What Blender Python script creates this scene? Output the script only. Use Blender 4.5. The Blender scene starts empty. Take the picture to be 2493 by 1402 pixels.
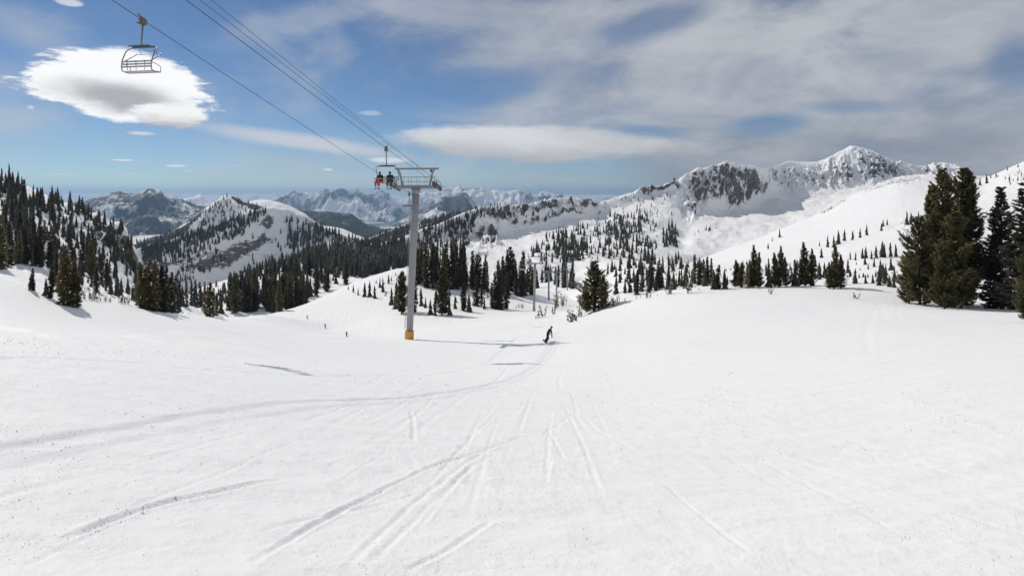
import bpy, math, random
import numpy as np
from mathutils import Vector, Matrix

random.seed(7)
RNG = np.random.default_rng(7)
R = math.radians
scene = bpy.context.scene
col = scene.collection

# ------------------------------------------------------------------ camera
W, H, FPX, HOR, CX, CZ = 2493.0, 1402.0, 1360.0, 470.0, 1246.5, 1.7
cam_d = bpy.data.cameras.new('camera')
cam_d.sensor_width = 36.0
cam_d.lens = 36.0 * FPX / W
cam_d.shift_y = -(H / 2 - HOR) / W
cam_d.clip_start = 0.05
cam_d.clip_end = 60000
cam = bpy.data.objects.new('camera', cam_d)
cam.location = (0, 0, CZ)
cam.rotation_euler = (R(90), 0, 0)
col.objects.link(cam)
scene.camera = cam

# ------------------------------------------------------------------ light
SUN_AZ, SUN_EL = R(-50), R(43)          # azimuth from +Y towards +X
SUN_STRENGTH, SKY_STRENGTH, EXPOSURE = 3.0, 0.07, 0.0
sd = Vector((math.sin(SUN_AZ) * math.cos(SUN_EL), math.cos(SUN_AZ) * math.cos(SUN_EL), math.sin(SUN_EL)))
sun_d = bpy.data.lights.new('sun', 'SUN')
sun_d.energy = SUN_STRENGTH
sun_d.angle = R(0.55)
sun_d.color = (1.0, 0.945, 0.86)
sun = bpy.data.objects.new('sun', sun_d)
sun.rotation_euler = sd.to_track_quat('Z', 'Y').to_euler()
col.objects.link(sun)

scene.view_settings.view_transform = 'Standard'
scene.view_settings.look = 'None'
scene.view_settings.gamma = 1.0
scene.view_settings.use_curve_mapping = False
scene.view_settings.exposure = EXPOSURE
try:
    scene.cycles.use_denoising = True
    scene.cycles.max_bounces = 6
    scene.cycles.diffuse_bounces = 3
    scene.cycles.volume_bounces = 0
    scene.cycles.transparent_max_bounces = 8
except Exception:
    pass


# ------------------------------------------------------------------ node expressions
class E:
    """A float socket with arithmetic, each step one Math node."""
    def __init__(s, nt, sock): s.nt = nt; s.s = sock
    def _m(s, op, *a, clamp=False):
        n = s.nt.nodes.new('ShaderNodeMath'); n.operation = op; n.use_clamp = clamp
        for i, v in enumerate((s,) + a):
            if isinstance(v, E): s.nt.links.new(v.s, n.inputs[i])
            else: n.inputs[i].default_value = v
        return E(s.nt, n.outputs[0])
    def __add__(s, o): return s._m('ADD', o)
    __radd__ = __add__
    def __sub__(s, o): return s._m('SUBTRACT', o)
    def __rsub__(s, o): return (s * -1.0) + o
    def __mul__(s, o): return s._m('MULTIPLY', o)
    __rmul__ = __mul__
    def __truediv__(s, o): return s._m('DIVIDE', o)
    def pw(s, o): return s._m('POWER', o)
    def sqrt(s): return s._m('SQRT')
    def abs(s): return s._m('ABSOLUTE')
    def atan2(s, o): return s._m('ARCTAN2', o)
    def asin(s): return s._m('ARCSINE')
    def mx(s, o): return s._m('MAXIMUM', o)
    def mn(s, o): return s._m('MINIMUM', o)
    def cl(s): return s._m('ADD', 0.0, clamp=True)
    def ss(s, a, b):
        n = s.nt.nodes.new('ShaderNodeMapRange'); n.interpolation_type = 'SMOOTHSTEP'
        s.nt.links.new(s.s, n.inputs['Value'])
        n.inputs['From Min'].default_value = a; n.inputs['From Max'].default_value = b
        n.inputs['To Min'].default_value = 0; n.inputs['To Max'].default_value = 1
        return E(s.nt, n.outputs[0])


def combine(nt, x, y, z):
    n = nt.nodes.new('ShaderNodeCombineXYZ')
    for i, v in enumerate((x, y, z)):
        if isinstance(v, E): nt.links.new(v.s, n.inputs[i])
        else: n.inputs[i].default_value = v
    return n.outputs[0]


def noise_n(nt, vec, scale, detail=4, rough=0.55, dist=0.0):
    n = nt.nodes.new('ShaderNodeTexNoise'); n.noise_dimensions = '3D'
    n.inputs['Scale'].default_value = scale; n.inputs['Detail'].default_value = detail
    n.inputs['Roughness'].default_value = rough; n.inputs['Distortion'].default_value = dist
    if vec is not None: nt.links.new(vec, n.inputs['Vector'])
    return E(nt, n.outputs[0])


def mix_col(nt, fac, a, b):
    n = nt.nodes.new('ShaderNodeMix'); n.data_type = 'RGBA'
    if isinstance(fac, E): nt.links.new(fac.s, n.inputs[0])
    else: n.inputs[0].default_value = fac
    for i, v in ((6, a), (7, b)):
        if isinstance(v, (tuple, list)): n.inputs[i].default_value = (*v[:3], 1)
        else: nt.links.new(v, n.inputs[i])
    return n.outputs[2]


# ------------------------------------------------------------------ sky
world = bpy.data.worlds.new('World')
scene.world = world
world.use_nodes = True
wt = world.node_tree
for n in list(wt.nodes): wt.nodes.remove(n)
w_out = wt.nodes.new('ShaderNodeOutputWorld')
w_bg = wt.nodes.new('ShaderNodeBackground')
wt.links.new(w_bg.outputs[0], w_out.inputs[0])
sky = wt.nodes.new('ShaderNodeTexSky')
sky.sky_type = 'NISHITA'
sky.sun_disc = False
sky.sun_elevation = SUN_EL
sky.sun_rotation = SUN_AZ
sky.altitude = 2800
sky.air_density = 1.0
sky.dust_density = 0.25
sky.ozone_density = 1.0
tc = wt.nodes.new('ShaderNodeTexCoord')
sp = wt.nodes.new('ShaderNodeSeparateXYZ')
wt.links.new(tc.outputs['Generated'], sp.inputs[0])
dx, dy, dz = (E(wt, sp.outputs[i]) for i in range(3))
az = dx.atan2(dy)
el = dz.mx(-0.99).mn(0.99).asin()


def azel(px, py):
    x, z = (px - CX) / FPX, (HOR - py) / FPX
    return math.atan2(x, 1.0), math.atan2(z, math.hypot(x, 1.0))


# noise stretched along the horizon, as seen in bands of cloud
nv1 = combine(wt, az * 1.0, el * 2.6, 0.0)
nA = noise_n(wt, nv1, 7.0, 7, 0.58)
nB = noise_n(wt, nv1, 2.2, 6, 0.55, 0.4)
nC = noise_n(wt, combine(wt, az * 1.0 + el * 0.8, el * 2.2 - az * 0.35, 3.7), 3.6, 7, 0.6, 0.6)
nE = noise_n(wt, combine(wt, az * 1.0 - el * 0.3, el * 3.4, 5.2), 22.0, 7, 0.66)
nD = noise_n(wt, combine(wt, az, el * 1.5, 9.1), 15.0, 6, 0.62)


def blob(px, py, hx, hy, tilt=0.0):
    """Normalised radius from a sky direction; hx, hy are half sizes in photo pixels."""
    a0, e0 = azel(px, py)
    a1, _ = azel(px + hx, py)
    _, e1 = azel(px, py - hy)
    da, de = az - a0, el - e0
    c, s = math.cos(tilt), math.sin(tilt)
    u = (da * c + de * s) * (1.0 / abs(a1 - a0))
    v = (de * c - da * s) * (1.0 / abs(e1 - e0))
    return u, v, (u * u + v * v).sqrt()


K = 1.0 / SKY_STRENGTH       # cloud radiances below are as they appear in the picture
tint = wt.nodes.new('ShaderNodeMix'); tint.data_type = 'RGBA'; tint.blend_type = 'MULTIPLY'; tint.inputs[0].default_value = 1.0
wt.links.new(sky.outputs[0], tint.inputs[6]); tint.inputs[7].default_value = (0.70, 0.85, 0.99, 1)      # thin mountain air, as the camera renders it
base = tint.outputs[2]


def over(colr, fac, c):
    return mix_col(wt, fac, colr, tuple(x * K for x in c))


# thin veil: dense to the right, broken to the left, and on behind the viewer
veil_side = (az + el * 0.25).ss(-0.42, 0.42)
back = dy.ss(0.2, -0.3)
veil_side = veil_side.mx(back * 0.45)
vn = nB * 0.55 + nC * 0.45
high = el.ss(0.10, 0.30)                       # thin streaks drift over the upper left as well
veil = (vn + veil_side * 0.17 - 0.06 + high * 0.03).ss(0.40, 0.60) * (veil_side * 0.50 + 0.42)
for (px, py, hx, hy, a, tl) in ((1860, 308, 150, 40, 0.95, 0), (1560, 328, 150, 30, 0.9, 0), (2470, 150, 110, 100, 0.6, 0), (1580, 60, 210, 60, 0.7, 12), (1130, 225, 330, 75, 0.7, 10), (2080, 260, 200, 26, 0.5, -4)):
    u, v, r = blob(px, py, hx, hy, R(tl))
    veil = veil * (1.0 - (1.0 - r + (nA - 0.5) * 1.1).ss(0.0, 0.7) * a)
shade = (nA * 0.35 + nC * 0.65).ss(0.36, 0.64)
vcol = mix_col(wt, shade, (0.31 * K, 0.345 * K, 0.42 * K), (0.53 * K, 0.545 * K, 0.575 * K))
base = mix_col(wt, veil.cl(), base, vcol)
for (px, py, hx, hy, a, tl) in ((60, 70, 260, 90, 0.5, -15), (760, 40, 300, 60, 0.4, 20), (820, 110, 70, 90, 0.3, 30), (20, 290, 220, 40, 0.3, 8)):
    u, v, r = blob(px, py, hx, hy, R(tl))
    base = over(base, ((1.0 - r + (nC - 0.5) * 1.6 + (nE - 0.5) * 0.5).ss(0.0, 0.9) * a).cl(), (0.50, 0.53, 0.585))
# low grey bank over the right horizon
bank = (el + nB * 0.10).ss(0.20, 0.085) * (az + nC * 0.12).ss(0.18, 0.42)
base = mix_col(wt, (bank * 0.85).cl(), base, mix_col(wt, shade, (0.25 * K, 0.28 * K, 0.34 * K), (0.42 * K, 0.43 * K, 0.465 * K)))
# long lens cloud over the centre with its tail to the left
u, v, r = blob(1275, 350, 370, 52, R(-2))
m = (1.0 - r + (nA - 0.5) * 0.75 + (nE - 0.5) * 0.35).ss(0.0, 0.34)
ccol = mix_col(wt, (v + (nA - 0.5) * 1.4).ss(-0.9, 0.35), (0.45 * K, 0.46 * K, 0.49 * K), (0.74 * K, 0.745 * K, 0.755 * K))
base = mix_col(wt, (m * 0.92).cl(), base, ccol)
u, v, r = blob(740, 346, 350, 26, R(-7))
base = over(base, ((1.0 - r + (nA - 0.5) * 0.7).ss(0.0, 0.8) * 0.8).cl(), (0.62, 0.645, 0.69))
u, v, r = blob(1480, 340, 300, 34, R(-8))
base = over(base, ((1.0 - r + (nA - 0.5) * 0.8).ss(0.0, 0.7) * 0.6).cl(), (0.52, 0.525, 0.55))
u, v, r = blob(1350, 440, 250, 16, R(-3))
base = over(base, ((1.0 - r + (nA - 0.5) * 0.9).ss(0.0, 0.8) * 0.55).cl(), (0.44, 0.47, 0.52))
# the lenticular cumulus upper left
u, v, r = blob(318, 209, 230, 98, R(-3))
u = u + (nB - 0.5) * 0.9; v = v + (nA - 0.5) * 0.55
r = (u.abs().pw(1.55) + (v + u * u * 0.18).abs().pw(1.9)).pw(0.62)
edge = (1.0 - r + (nE - 0.5) * (u.abs() * 0.95 + 0.28) + (nA - 0.5) * 0.55)
m = edge.ss(0.0, 0.20)
core = (1.0 - ((u + 0.02) * (u + 0.02) * 0.95 + (v + 0.30) * (v + 0.30) * 3.0).sqrt() + (nA - 0.5) * 0.7 + (nE - 0.5) * 0.35).ss(0.10, 0.80)
cc = mix_col(wt, core, (1.0 * K, 1.0 * K, 1.01 * K), (0.44 * K, 0.445 * K, 0.47 * K))
base = mix_col(wt, m.cl(), base, cc)
u, v, r = blob(420, 283, 108, 36, R(0))
m = (1.0 - r + (nE - 0.5) * 0.95 + (nA - 0.5) * 0.5).ss(0.0, 0.3)
cc = mix_col(wt, (v + (nE - 0.5) * 1.6).ss(0.25, -0.85), (0.95 * K, 0.95 * K, 0.955 * K), (0.52 * K, 0.52 * K, 0.545 * K))
base = mix_col(wt, m.cl(), base, cc)
# thin bright bars near the left horizon
for (px, py, hx, hy, a) in ((298, 390, 34, 3.2, 0.95), (430, 404, 34, 3.4, 0.9), (455, 416, 16, 2.0, 0.6), (799, 413, 15, 4.5, 0.7),
                            (150, 425, 46, 3.0, 0.4), (318, 423, 24, 2.2, 0.4), (945, 390, 62, 8.5, 0.75), (570, 404, 10, 2, 0.4),
                            (165, 5, 40, 12, 0.7), (900, 275, 40, 8, 0.35), (75, 262, 12, 6, 0.5), (345, 325, 40, 6, 0.6)):
    u, v, r = blob(px, py, hx, hy)
    base = over(base, ((1.0 - r + (nE - 0.5) * 1.3).ss(0.0, 0.6) * a).cl(), (0.80, 0.81, 0.83))
wt.links.new(base, w_bg.inputs['Color'])
w_bg.inputs['Strength'].default_value = SKY_STRENGTH
world.cycles.sampling_method = 'MANUAL'
world.cycles.sample_map_resolution = 256


# ------------------------------------------------------------------ numpy noise
def _hash(ix, iy, seed):
    h = (ix.astype(np.int64) * 374761393 + iy.astype(np.int64) * 668265263 + seed * 1442695041) & 0xFFFFFFFF
    h = ((h ^ (h >> 13)) * 1274126177) & 0xFFFFFFFF
    h = h ^ (h >> 16)
    return (h & 0xFFFF) / 65535.0


def vnoise(x, y, seed=0):
    ix, iy = np.floor(x), np.floor(y)
    fx, fy = x - ix, y - iy
    fx = fx * fx * fx * (fx * (fx * 6 - 15) + 10); fy = fy * fy * fy * (fy * (fy * 6 - 15) + 10)
    a = _hash(ix, iy, seed); b = _hash(ix + 1, iy, seed); c = _hash(ix, iy + 1, seed); d = _hash(ix + 1, iy + 1, seed)
    return (a + (b - a) * fx) * (1 - fy) + (c + (d - c) * fx) * fy


def fbm(x, y, oct=5, seed=0, gain=0.5, lac=2.03):
    s = np.zeros_like(x); a = 1.0; t = 0.0
    for i in range(oct):
        s += a * (vnoise(x, y, seed + i * 17) - 0.5) * 2; t += a
        x, y = x * lac + 13.7, y * lac - 7.3; a *= gain
    return s / t


def ridged(x, y, oct=5, seed=0, gain=0.55):
    s = np.zeros_like(x); a = 1.0; t = 0.0
    for i in range(oct):
        s += a * (1 - np.abs(vnoise(x, y, seed + i * 23) - 0.5) * 4); t += a
        x, y = x * 2.07 + 5.1, y * 2.07 + 9.2; a *= gain
    return s / t


def pchip(xk, yk, x):
    """Monotone cubic through knots; yk may be (n, m)."""
    xk = np.asarray(xk, float); yk = np.asarray(yk, float)
    one = yk.ndim == 1
    if one: yk = yk[:, None]
    h = np.diff(xk)[:, None]; d = np.diff(yk, axis=0) / h
    m = np.zeros_like(yk)
    if len(xk) > 2:
        w1 = 2 * h[1:] + h[:-1]; w2 = h[1:] + 2 * h[:-1]
        ok = d[1:] * d[:-1] > 0
        with np.errstate(divide='ignore', invalid='ignore'):
            hm = (w1 + w2) / (w1 / d[:-1] + w2 / d[1:])
        m[1:-1] = np.where(ok, hm, 0)
    m[0], m[-1] = d[0], d[-1]
    x = np.clip(np.asarray(x, float), xk[0], xk[-1])
    i = np.clip(np.searchsorted(xk, x) - 1, 0, len(xk) - 2)
    t = ((x - xk[i]) / h[i, 0])[:, None]; hh = h[i]
    r = (yk[i] * (1 + 2 * t) * (1 - t) ** 2 + m[i] * hh * t * (1 - t) ** 2 + yk[i + 1] * t * t * (3 - 2 * t) + m[i + 1] * hh * t * t * (t - 1))
    return r[:, 0] if one else r


def P(px, py, Y):
    return np.array([(px - CX) / FPX * Y, Y, CZ + (HOR - py) / FPX * Y])


# ------------------------------------------------------------------ mesh helpers
def mesh_grid(name, V, nr, nc, mat, wrap=False, attrs=None, smooth=True):
    """V: (nr*nc, 3) rows by columns."""
    r = np.arange(nr - 1)[:, None]; c = np.arange(nc if wrap else nc - 1)[None, :]
    c2 = (c + 1) % nc
    F = np.stack([r * nc + c, r * nc + c2, (r + 1) * nc + c2, (r + 1) * nc + c], -1).reshape(-1, 4)
    return mesh_np(name, V, F, mat, attrs, smooth)


def mesh_np(name, V, F, mat, attrs=None, smooth=False, link=True):
    me = bpy.data.meshes.new(name)
    V = np.ascontiguousarray(V, np.float32); F = np.ascontiguousarray(F, np.int32)
    k = F.shape[1]
    me.vertices.add(len(V)); me.vertices.foreach_set('co', V.ravel())
    me.loops.add(F.size); me.loops.foreach_set('vertex_index', F.ravel())
    me.polygons.add(len(F)); me.polygons.foreach_set('loop_start', np.arange(0, F.size, k, dtype=np.int32))
    me.update(calc_edges=True)
    if smooth: me.polygons.foreach_set('use_smooth', np.ones(len(F), bool))
    for an, av in (attrs or {}).items():
        at = me.attributes.new(an, 'FLOAT', 'POINT'); at.data.foreach_set('value', np.ascontiguousarray(av, np.float32))
    if mat: me.materials.append(mat)
    if not link: return me
    o = bpy.data.objects.new(name, me); col.objects.link(o)
    return o


class MB:
    """Collects simple shapes and links them as one mesh object."""
    def __init__(s): s.v = []; s.f = []
    def add(s, vs, fs):
        b = len(s.v); s.v += [tuple(v) for v in vs]; s.f += [tuple(b + i for i in f) for f in fs]; return s
    def box(s, c, size, rot=None):
        hx, hy, hz = (k / 2 for k in size)
        vs = [Vector((x, y, z)) for x in (-hx, hx) for y in (-hy, hy) for z in (-hz, hz)]
        M = rot if rot is not None else Matrix.Identity(3)
        vs = [M @ v + Vector(c) for v in vs]
        return s.add(vs, [(0, 1, 3, 2), (4, 6, 7, 5), (0, 4, 5, 1), (2, 3, 7, 6), (0, 2, 6, 4), (1, 5, 7, 3)])
    def beam(s, a, b, w, h, up=(0, 0, 1)):
        a, b = Vector(a), Vector(b); d = (b - a); L = d.length; d.normalize()
        u = Vector(up); x = d.cross(u)
        if x.length < 1e-4: x = d.cross(Vector((1, 0, 0)))
        x.normalize(); z = x.cross(d)
        M = Matrix((x, d, z)).transposed()
        return s.box((a + b) / 2, (w, L, h), M)
    def tube(s, path, r, n=8, cap=True):
        pts = [Vector(p) for p in path]; rs = r if isinstance(r, (list, tuple)) else [r] * len(pts)
        ring = []; prev = None
        for i, p in enumerate(pts):
            d = (pts[min(i + 1, len(pts) - 1)] - pts[max(i - 1, 0)]).normalized()
            if prev is None:
                a = d.cross(Vector((0, 0, 1)))
                if a.length < 1e-3: a = d.cross(Vector((0, 1, 0)))
            else: a = prev - d * prev.dot(d)
            a.normalize(); prev = a; b = d.cross(a)
            ring += [p + (a * math.cos(t) + b * math.sin(t)) * rs[i] for t in (2 * math.pi * k / n for k in range(n))]
        fs = [(i * n + k, i * n + (k + 1) % n, (i + 1) * n + (k + 1) % n, (i + 1) * n + k) for i in range(len(pts) - 1) for k in range(n)]
        if cap: fs += [tuple(range(n))[::-1], tuple((len(pts) - 1) * n + k for k in range(n))]
        return s.add(ring, fs)
    def disc(s, c, axis, r, w, n=14, hole=0.0):
        ax = Vector(axis).normalized() * w / 2
        return s.tube([Vector(c) - ax, Vector(c) - ax * 0.35, Vector(c) + ax * 0.35, Vector(c) + ax], [r, r * 0.88, r * 0.88, r], n)
    def build(s, name, mat, parent=None, smooth=False):
        me = bpy.data.meshes.new(name); me.from_pydata(s.v, [], s.f); me.update()
        if smooth:
            for p in me.polygons: p.use_smooth = len(p.vertices) == 4
        me.materials.append(mat)
        o = bpy.data.objects.new(name, me); col.objects.link(o)
        if parent: o.parent = parent
        return o


def tag(o, label=None, cat=None, group=None, kind=None):
    if label: o['label'] = label
    if cat: o['category'] = cat
    if group: o['group'] = group
    if kind: o['kind'] = kind
    return o


def empty(name, loc=(0, 0, 0), rot=None):
    o = bpy.data.objects.new(name, None); o.empty_display_size = 0.3; o.location = loc
    if rot is not None: o.rotation_euler = rot
    col.objects.link(o); return o


def copy_tree(o, parent=None):
    c = o.copy(); col.objects.link(c)
    if parent is not None: c.parent = parent
    for ch in o.children: copy_tree(ch, c)
    return c


# ------------------------------------------------------------------ materials
def new_mat(name):
    m = bpy.data.materials.new(name); m.use_nodes = True
    nt = m.node_tree; b = nt.nodes['Principled BSDF']
    return m, nt, b


def plain(name, c, rough=0.5, metal=0.0, var=0.12, scale=6.0):
    m, nt, b = new_mat(name)
    t = nt.nodes.new('ShaderNodeTexCoord')
    n = noise_n(nt, t.outputs['Object'], scale, 5, 0.6)
    nt.links.new(mix_col(nt, n, tuple(x * (1 - var) for x in c), tuple(min(1, x * (1 + var)) for x in c)), b.inputs['Base Color'])
    nt.links.new((n * 0.25 + (rough - 0.12)).s, b.inputs['Roughness'])
    b.inputs['Metallic'].default_value = metal
    return m


SNOW = (0.88, 0.877, 0.87)


def terrain_mat(name, nscale, rock=(0.17, 0.155, 0.14), forest=(0.028, 0.036, 0.026), bump=0.3, bdist=1.0, zstretch=0.7, rockdet=8):
    """Snow with bare rock and woods where the point attributes ask for them."""
    m, nt, b = new_mat(name)
    g = nt.nodes.new('ShaderNodeNewGeometry')
    mp = nt.nodes.new('ShaderNodeMapping'); mp.inputs['Scale'].default_value = (1, 1, zstretch)
    nt.links.new(g.outputs['Position'], mp.inputs[0])
    n1 = noise_n(nt, mp.outputs[0], nscale * 1.6, rockdet, 0.72, 0.3)
    n2 = noise_n(nt, mp.outputs[0], nscale * 0.23, 6, 0.6)
    n3 = noise_n(nt, mp.outputs[0], nscale * 4.0, 5, 0.6)
    def att(nm):
        a = nt.nodes.new('ShaderNodeAttribute'); a.attribute_name = nm; return E(nt, a.outputs['Fac'])
    ra, fa = att('rock'), att('forest')
    sn = nt.nodes.new('ShaderNodeSeparateXYZ'); nt.links.new(g.outputs['Normal'], sn.inputs[0])
    steep = E(nt, sn.outputs[2]).ss(0.92, 0.45)
    rk = (ra * (0.60 + steep * 0.60) + (n1 - 0.5) * 2.3 + (n2 - 0.5) * 0.9 - 0.66).ss(0.0, 0.10)
    rk = rk * ra.ss(0.02, 0.12)
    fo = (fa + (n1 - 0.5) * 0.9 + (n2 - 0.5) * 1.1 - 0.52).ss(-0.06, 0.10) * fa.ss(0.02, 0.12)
    rc = mix_col(nt, (n3 * 0.7 + n2 * 0.5 - 0.1).cl(), tuple(x * 0.30 for x in rock), tuple(x * 1.25 for x in rock))
    sc = mix_col(nt, n2, tuple(x * 0.97 for x in SNOW), SNOW)
    c = mix_col(nt, rk.cl(), sc, rc)
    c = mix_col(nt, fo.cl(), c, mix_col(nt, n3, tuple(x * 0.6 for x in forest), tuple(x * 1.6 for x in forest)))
    nt.links.new(c, b.inputs['Base Color'])
    b.inputs['Roughness'].default_value = 0.75
    b.inputs['Specular IOR Level'].default_value = 0.15
    bp = nt.nodes.new('ShaderNodeBump'); bp.inputs['Strength'].default_value = bump; bp.inputs['Distance'].default_value = bdist
    hgt = n1 * (rk * 1.2 + 0.25) + n3 * 0.12
    nt.links.new(hgt.s, bp.inputs['Height']); nt.links.new(bp.outputs[0], b.inputs['Normal'])
    return m


def piste_mat():
    m, nt, b = new_mat('piste_snow')
    g = nt.nodes.new('ShaderNodeNewGeometry'); pos = g.outputs['Position']
    n1 = noise_n(nt, pos, 0.35, 5, 0.6)
    n2 = noise_n(nt, pos, 9.0, 6, 0.65)
    n3 = noise_n(nt, pos, 42.0, 4, 0.6)
    mp = nt.nodes.new('ShaderNodeMapping'); mp.inputs['Rotation'].default_value = (0, 0, R(-20)); mp.inputs['Scale'].default_value = (0.25, 2.2, 1)
    nt.links.new(pos, mp.inputs[0])
    n4 = noise_n(nt, mp.outputs[0], 2.0, 5, 0.6)
    nt.links.new(mix_col(nt, n1, tuple(x * 0.965 for x in SNOW), SNOW), b.inputs['Base Color'])
    b.inputs['Roughness'].default_value = 0.62
    b.inputs['Specular IOR Level'].default_value = 0.25
    bp = nt.nodes.new('ShaderNodeBump'); bp.inputs['Strength'].default_value = 0.55; bp.inputs['Distance'].default_value = 0.035
    n5 = noise_n(nt, pos, 3.0, 3, 0.5).ss(0.35, 0.7)
    nt.links.new((n2 * (n5 * 0.7 + 0.25) + n3 * (n5 * 0.35 + 0.1) + n4 * 0.9).s, bp.inputs['Height']); nt.links.new(bp.outputs[0], b.inputs['Normal'])
    return m


def needle_mat(name, ca, cb):
    m, nt, b = new_mat(name)
    oi = nt.nodes.new('ShaderNodeObjectInfo')
    g = nt.nodes.new('ShaderNodeNewGeometry')
    n = noise_n(nt, g.outputs['Position'], 0.9, 4, 0.6)
    f = (n * 0.8 + E(nt, oi.outputs['Random']) * 0.5 - 0.15).cl()
    nt.links.new(mix_col(nt, f, ca, cb), b.inputs['Base Color'])
    b.inputs['Roughness'].default_value = 0.7
    b.inputs['Specular IOR Level'].default_value = 0.2
    tr = nt.nodes.new('ShaderNodeBsdfTranslucent')
    nt.links.new(mix_col(nt, f, tuple(x * 1.3 for x in ca), tuple(x * 1.3 for x in cb)), tr.inputs[0])
    mx = nt.nodes.new('ShaderNodeMixShader'); mx.inputs[0].default_value = 0.34
    out = nt.nodes['Material Output']
    nt.links.new(b.outputs[0], mx.inputs[1]); nt.links.new(tr.outputs[0], mx.inputs[2]); nt.links.new(mx.outputs[0], out.inputs[0])
    return m


M_PISTE = piste_mat()
M_HILL = terrain_mat('hill_snow', 0.12, bump=0.5, bdist=1.2)
M_MOUNT = terrain_mat('mountain_snow_and_rock', 0.055, bump=0.55, bdist=3.0, zstretch=0.55)
M_RIDGE = terrain_mat('ridge_snow_and_rock', 0.055, rock=(0.20, 0.175, 0.15), bump=0.5, bdist=3.0, zstretch=4.0)
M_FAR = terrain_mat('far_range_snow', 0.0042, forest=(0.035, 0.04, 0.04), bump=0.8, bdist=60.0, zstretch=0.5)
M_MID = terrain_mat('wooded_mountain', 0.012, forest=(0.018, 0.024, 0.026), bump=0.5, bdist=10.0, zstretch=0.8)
M_NEEDLE = needle_mat('fir_needles', (0.066, 0.070, 0.036), (0.23, 0.195, 0.09))
M_NEEDLE_DARK = needle_mat('dark_fir_needles', (0.054, 0.056, 0.043), (0.112, 0.10, 0.068))
M_BARK = plain('fir_bark', (0.085, 0.065, 0.05), 0.9, var=0.4, scale=9)
M_TWIG = plain('bare_twigs', (0.11, 0.085, 0.065), 0.9, var=0.35, scale=9)

# ------------------------------------------------------------------ near ground: thin plate spline through measured points
CP = [P(*t) for t in (
    (996, 830, 62), (1210, 885, 40), (1300, 838, 52.7), (420, 868, 17), (430, 897, 12.8),
    (0, 668, 45), (100, 695, 50), (200, 724, 58), (300, 742, 66), (400, 757, 78), (500, 772, 95), (580, 770, 135), (640, 765, 160),
    (844, 822, 140), (791, 801, 160), (747, 778, 182), (900, 826, 110), (700, 800, 120), (560, 800, 80), (300, 800, 35),
    (690, 758, 205), (740, 742, 225), (830, 702, 245), (870, 683, 255), (920, 668, 262), (960, 656, 268), (1010, 650, 272),
    (980, 766, 165), (1070, 772, 158), (1150, 762, 170), (1230, 754, 182), (1060, 705, 215), (1130, 704, 220), (1200, 717, 215), (1280, 704, 250),
    (1300, 757, 177), (1336, 731, 225), (1352, 722, 266), (1380, 712, 351), (1180, 680, 300),
    (1250, 772, 140), (1246, 803, 100), (1340, 800, 88), (1100, 800, 110),
    (1400, 778, 104), (1440, 760, 110), (1500, 740, 108), (1600, 718, 104), (1700, 703, 100), (1800, 700, 97), (1900, 696, 95),
    (2000, 697, 93), (2100, 691, 92), (2180, 701, 88), (2290, 737, 78), (2400, 748, 72), (2493, 757, 66),
    (1500, 800, 62), (1600, 850, 38), (2000, 800, 44), (2000, 900, 23), (2400, 900, 20), (1700, 760, 68), (2300, 800, 44),
    (1600, 740, 150), (1800, 730, 150), (2000, 730, 150), (2200, 750, 140), (2400, 785, 120), (1450, 765, 180), (1420, 735, 260), (2493, 800, 100),
    (0, 720, 75), (200, 775, 88), (400, 805, 112), (520, 800, 145), (-150, 650, 60), (620, 800, 240),
    (800, 760, 300), (960, 700, 325), (1100, 690, 340), (1250, 700, 400))]
CP += [np.array(t, float) for t in ((0, 0, 0), (0, 5, -1.3), (0, 12.7, -3.43), (0, 25, -6.75), (0, -10, 2.4), (-12, 0, 0.95), (12, 0, 0.1), (-30, -20, 5.6), (30, -20, 4.4), (0, -50, 10),
                                    (-8.3, 9, -1.05), (-6.6, 20, -4.74), (10, 10, -2.5), (-30, 10, 1.0), (35, 15, -3.0), (-60, 30, -1.0), (80, 50, -9.0))]
CP = np.array(CP)


class TPS:
    def __init__(s, pts, lam=0.4, sc=100.0):
        s.sc = sc; s.xy = pts[:, :2] / sc; n = len(pts)
        d = np.linalg.norm(s.xy[:, None] - s.xy[None], axis=-1)
        Kk = s.k(d) + np.eye(n) * lam * 1e-3
        Q = np.c_[np.ones(n), s.xy]
        A = np.block([[Kk, Q], [Q.T, np.zeros((3, 3))]])
        sol = np.linalg.solve(A, np.r_[pts[:, 2], np.zeros(3)])
        s.w, s.a = sol[:n], sol[n:]
    @staticmethod
    def k(r): return r * r * np.log(r + 1e-9)
    def __call__(s, x, y):
        x, y = np.asarray(x, float) / s.sc, np.asarray(y, float) / s.sc
        out = s.a[0] + s.a[1] * x + s.a[2] * y
        for (cx, cy), w in zip(s.xy, s.w):
            out += w * s.k(np.hypot(x - cx, y - cy))
        return out


ground_z = TPS(CP)


def ground_hit(px, py, y0=1.5, y1=340):
    """Where the sight line through a photo pixel first meets the smooth ground."""
    Y = np.geomspace(y0, y1, 700)
    d = CZ + (HOR - py) / FPX * Y - ground_z((px - CX) / FPX * Y, Y)
    i = np.argmax(d <= 0)
    if d[i] > 0: return None
    Yh = Y[i] if i == 0 else Y[i - 1] + (Y[i] - Y[i - 1]) * d[i - 1] / (d[i - 1] - d[i])
    return np.array([(px - CX) / FPX * Yh, Yh])


# columns dense in front, coarse behind
front = np.linspace(R(-50), R(50), 920)
backc = np.linspace(R(50), R(310), 90)[1:-1]
AZ = np.r_[front, backc]
AZw = np.arctan2(np.sin(AZ), np.cos(AZ))
rmax = pchip(np.radians([-180, -90, -60, -48, -36, -28, -20, -5, 6, 10, 16, 30, 45, 60, 90, 180]),
             np.array([60, 60, 75, 95, 130, 215, 310, 350, 355, 340, 200, 165, 150, 120, 60, 60.]), AZw)
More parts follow.
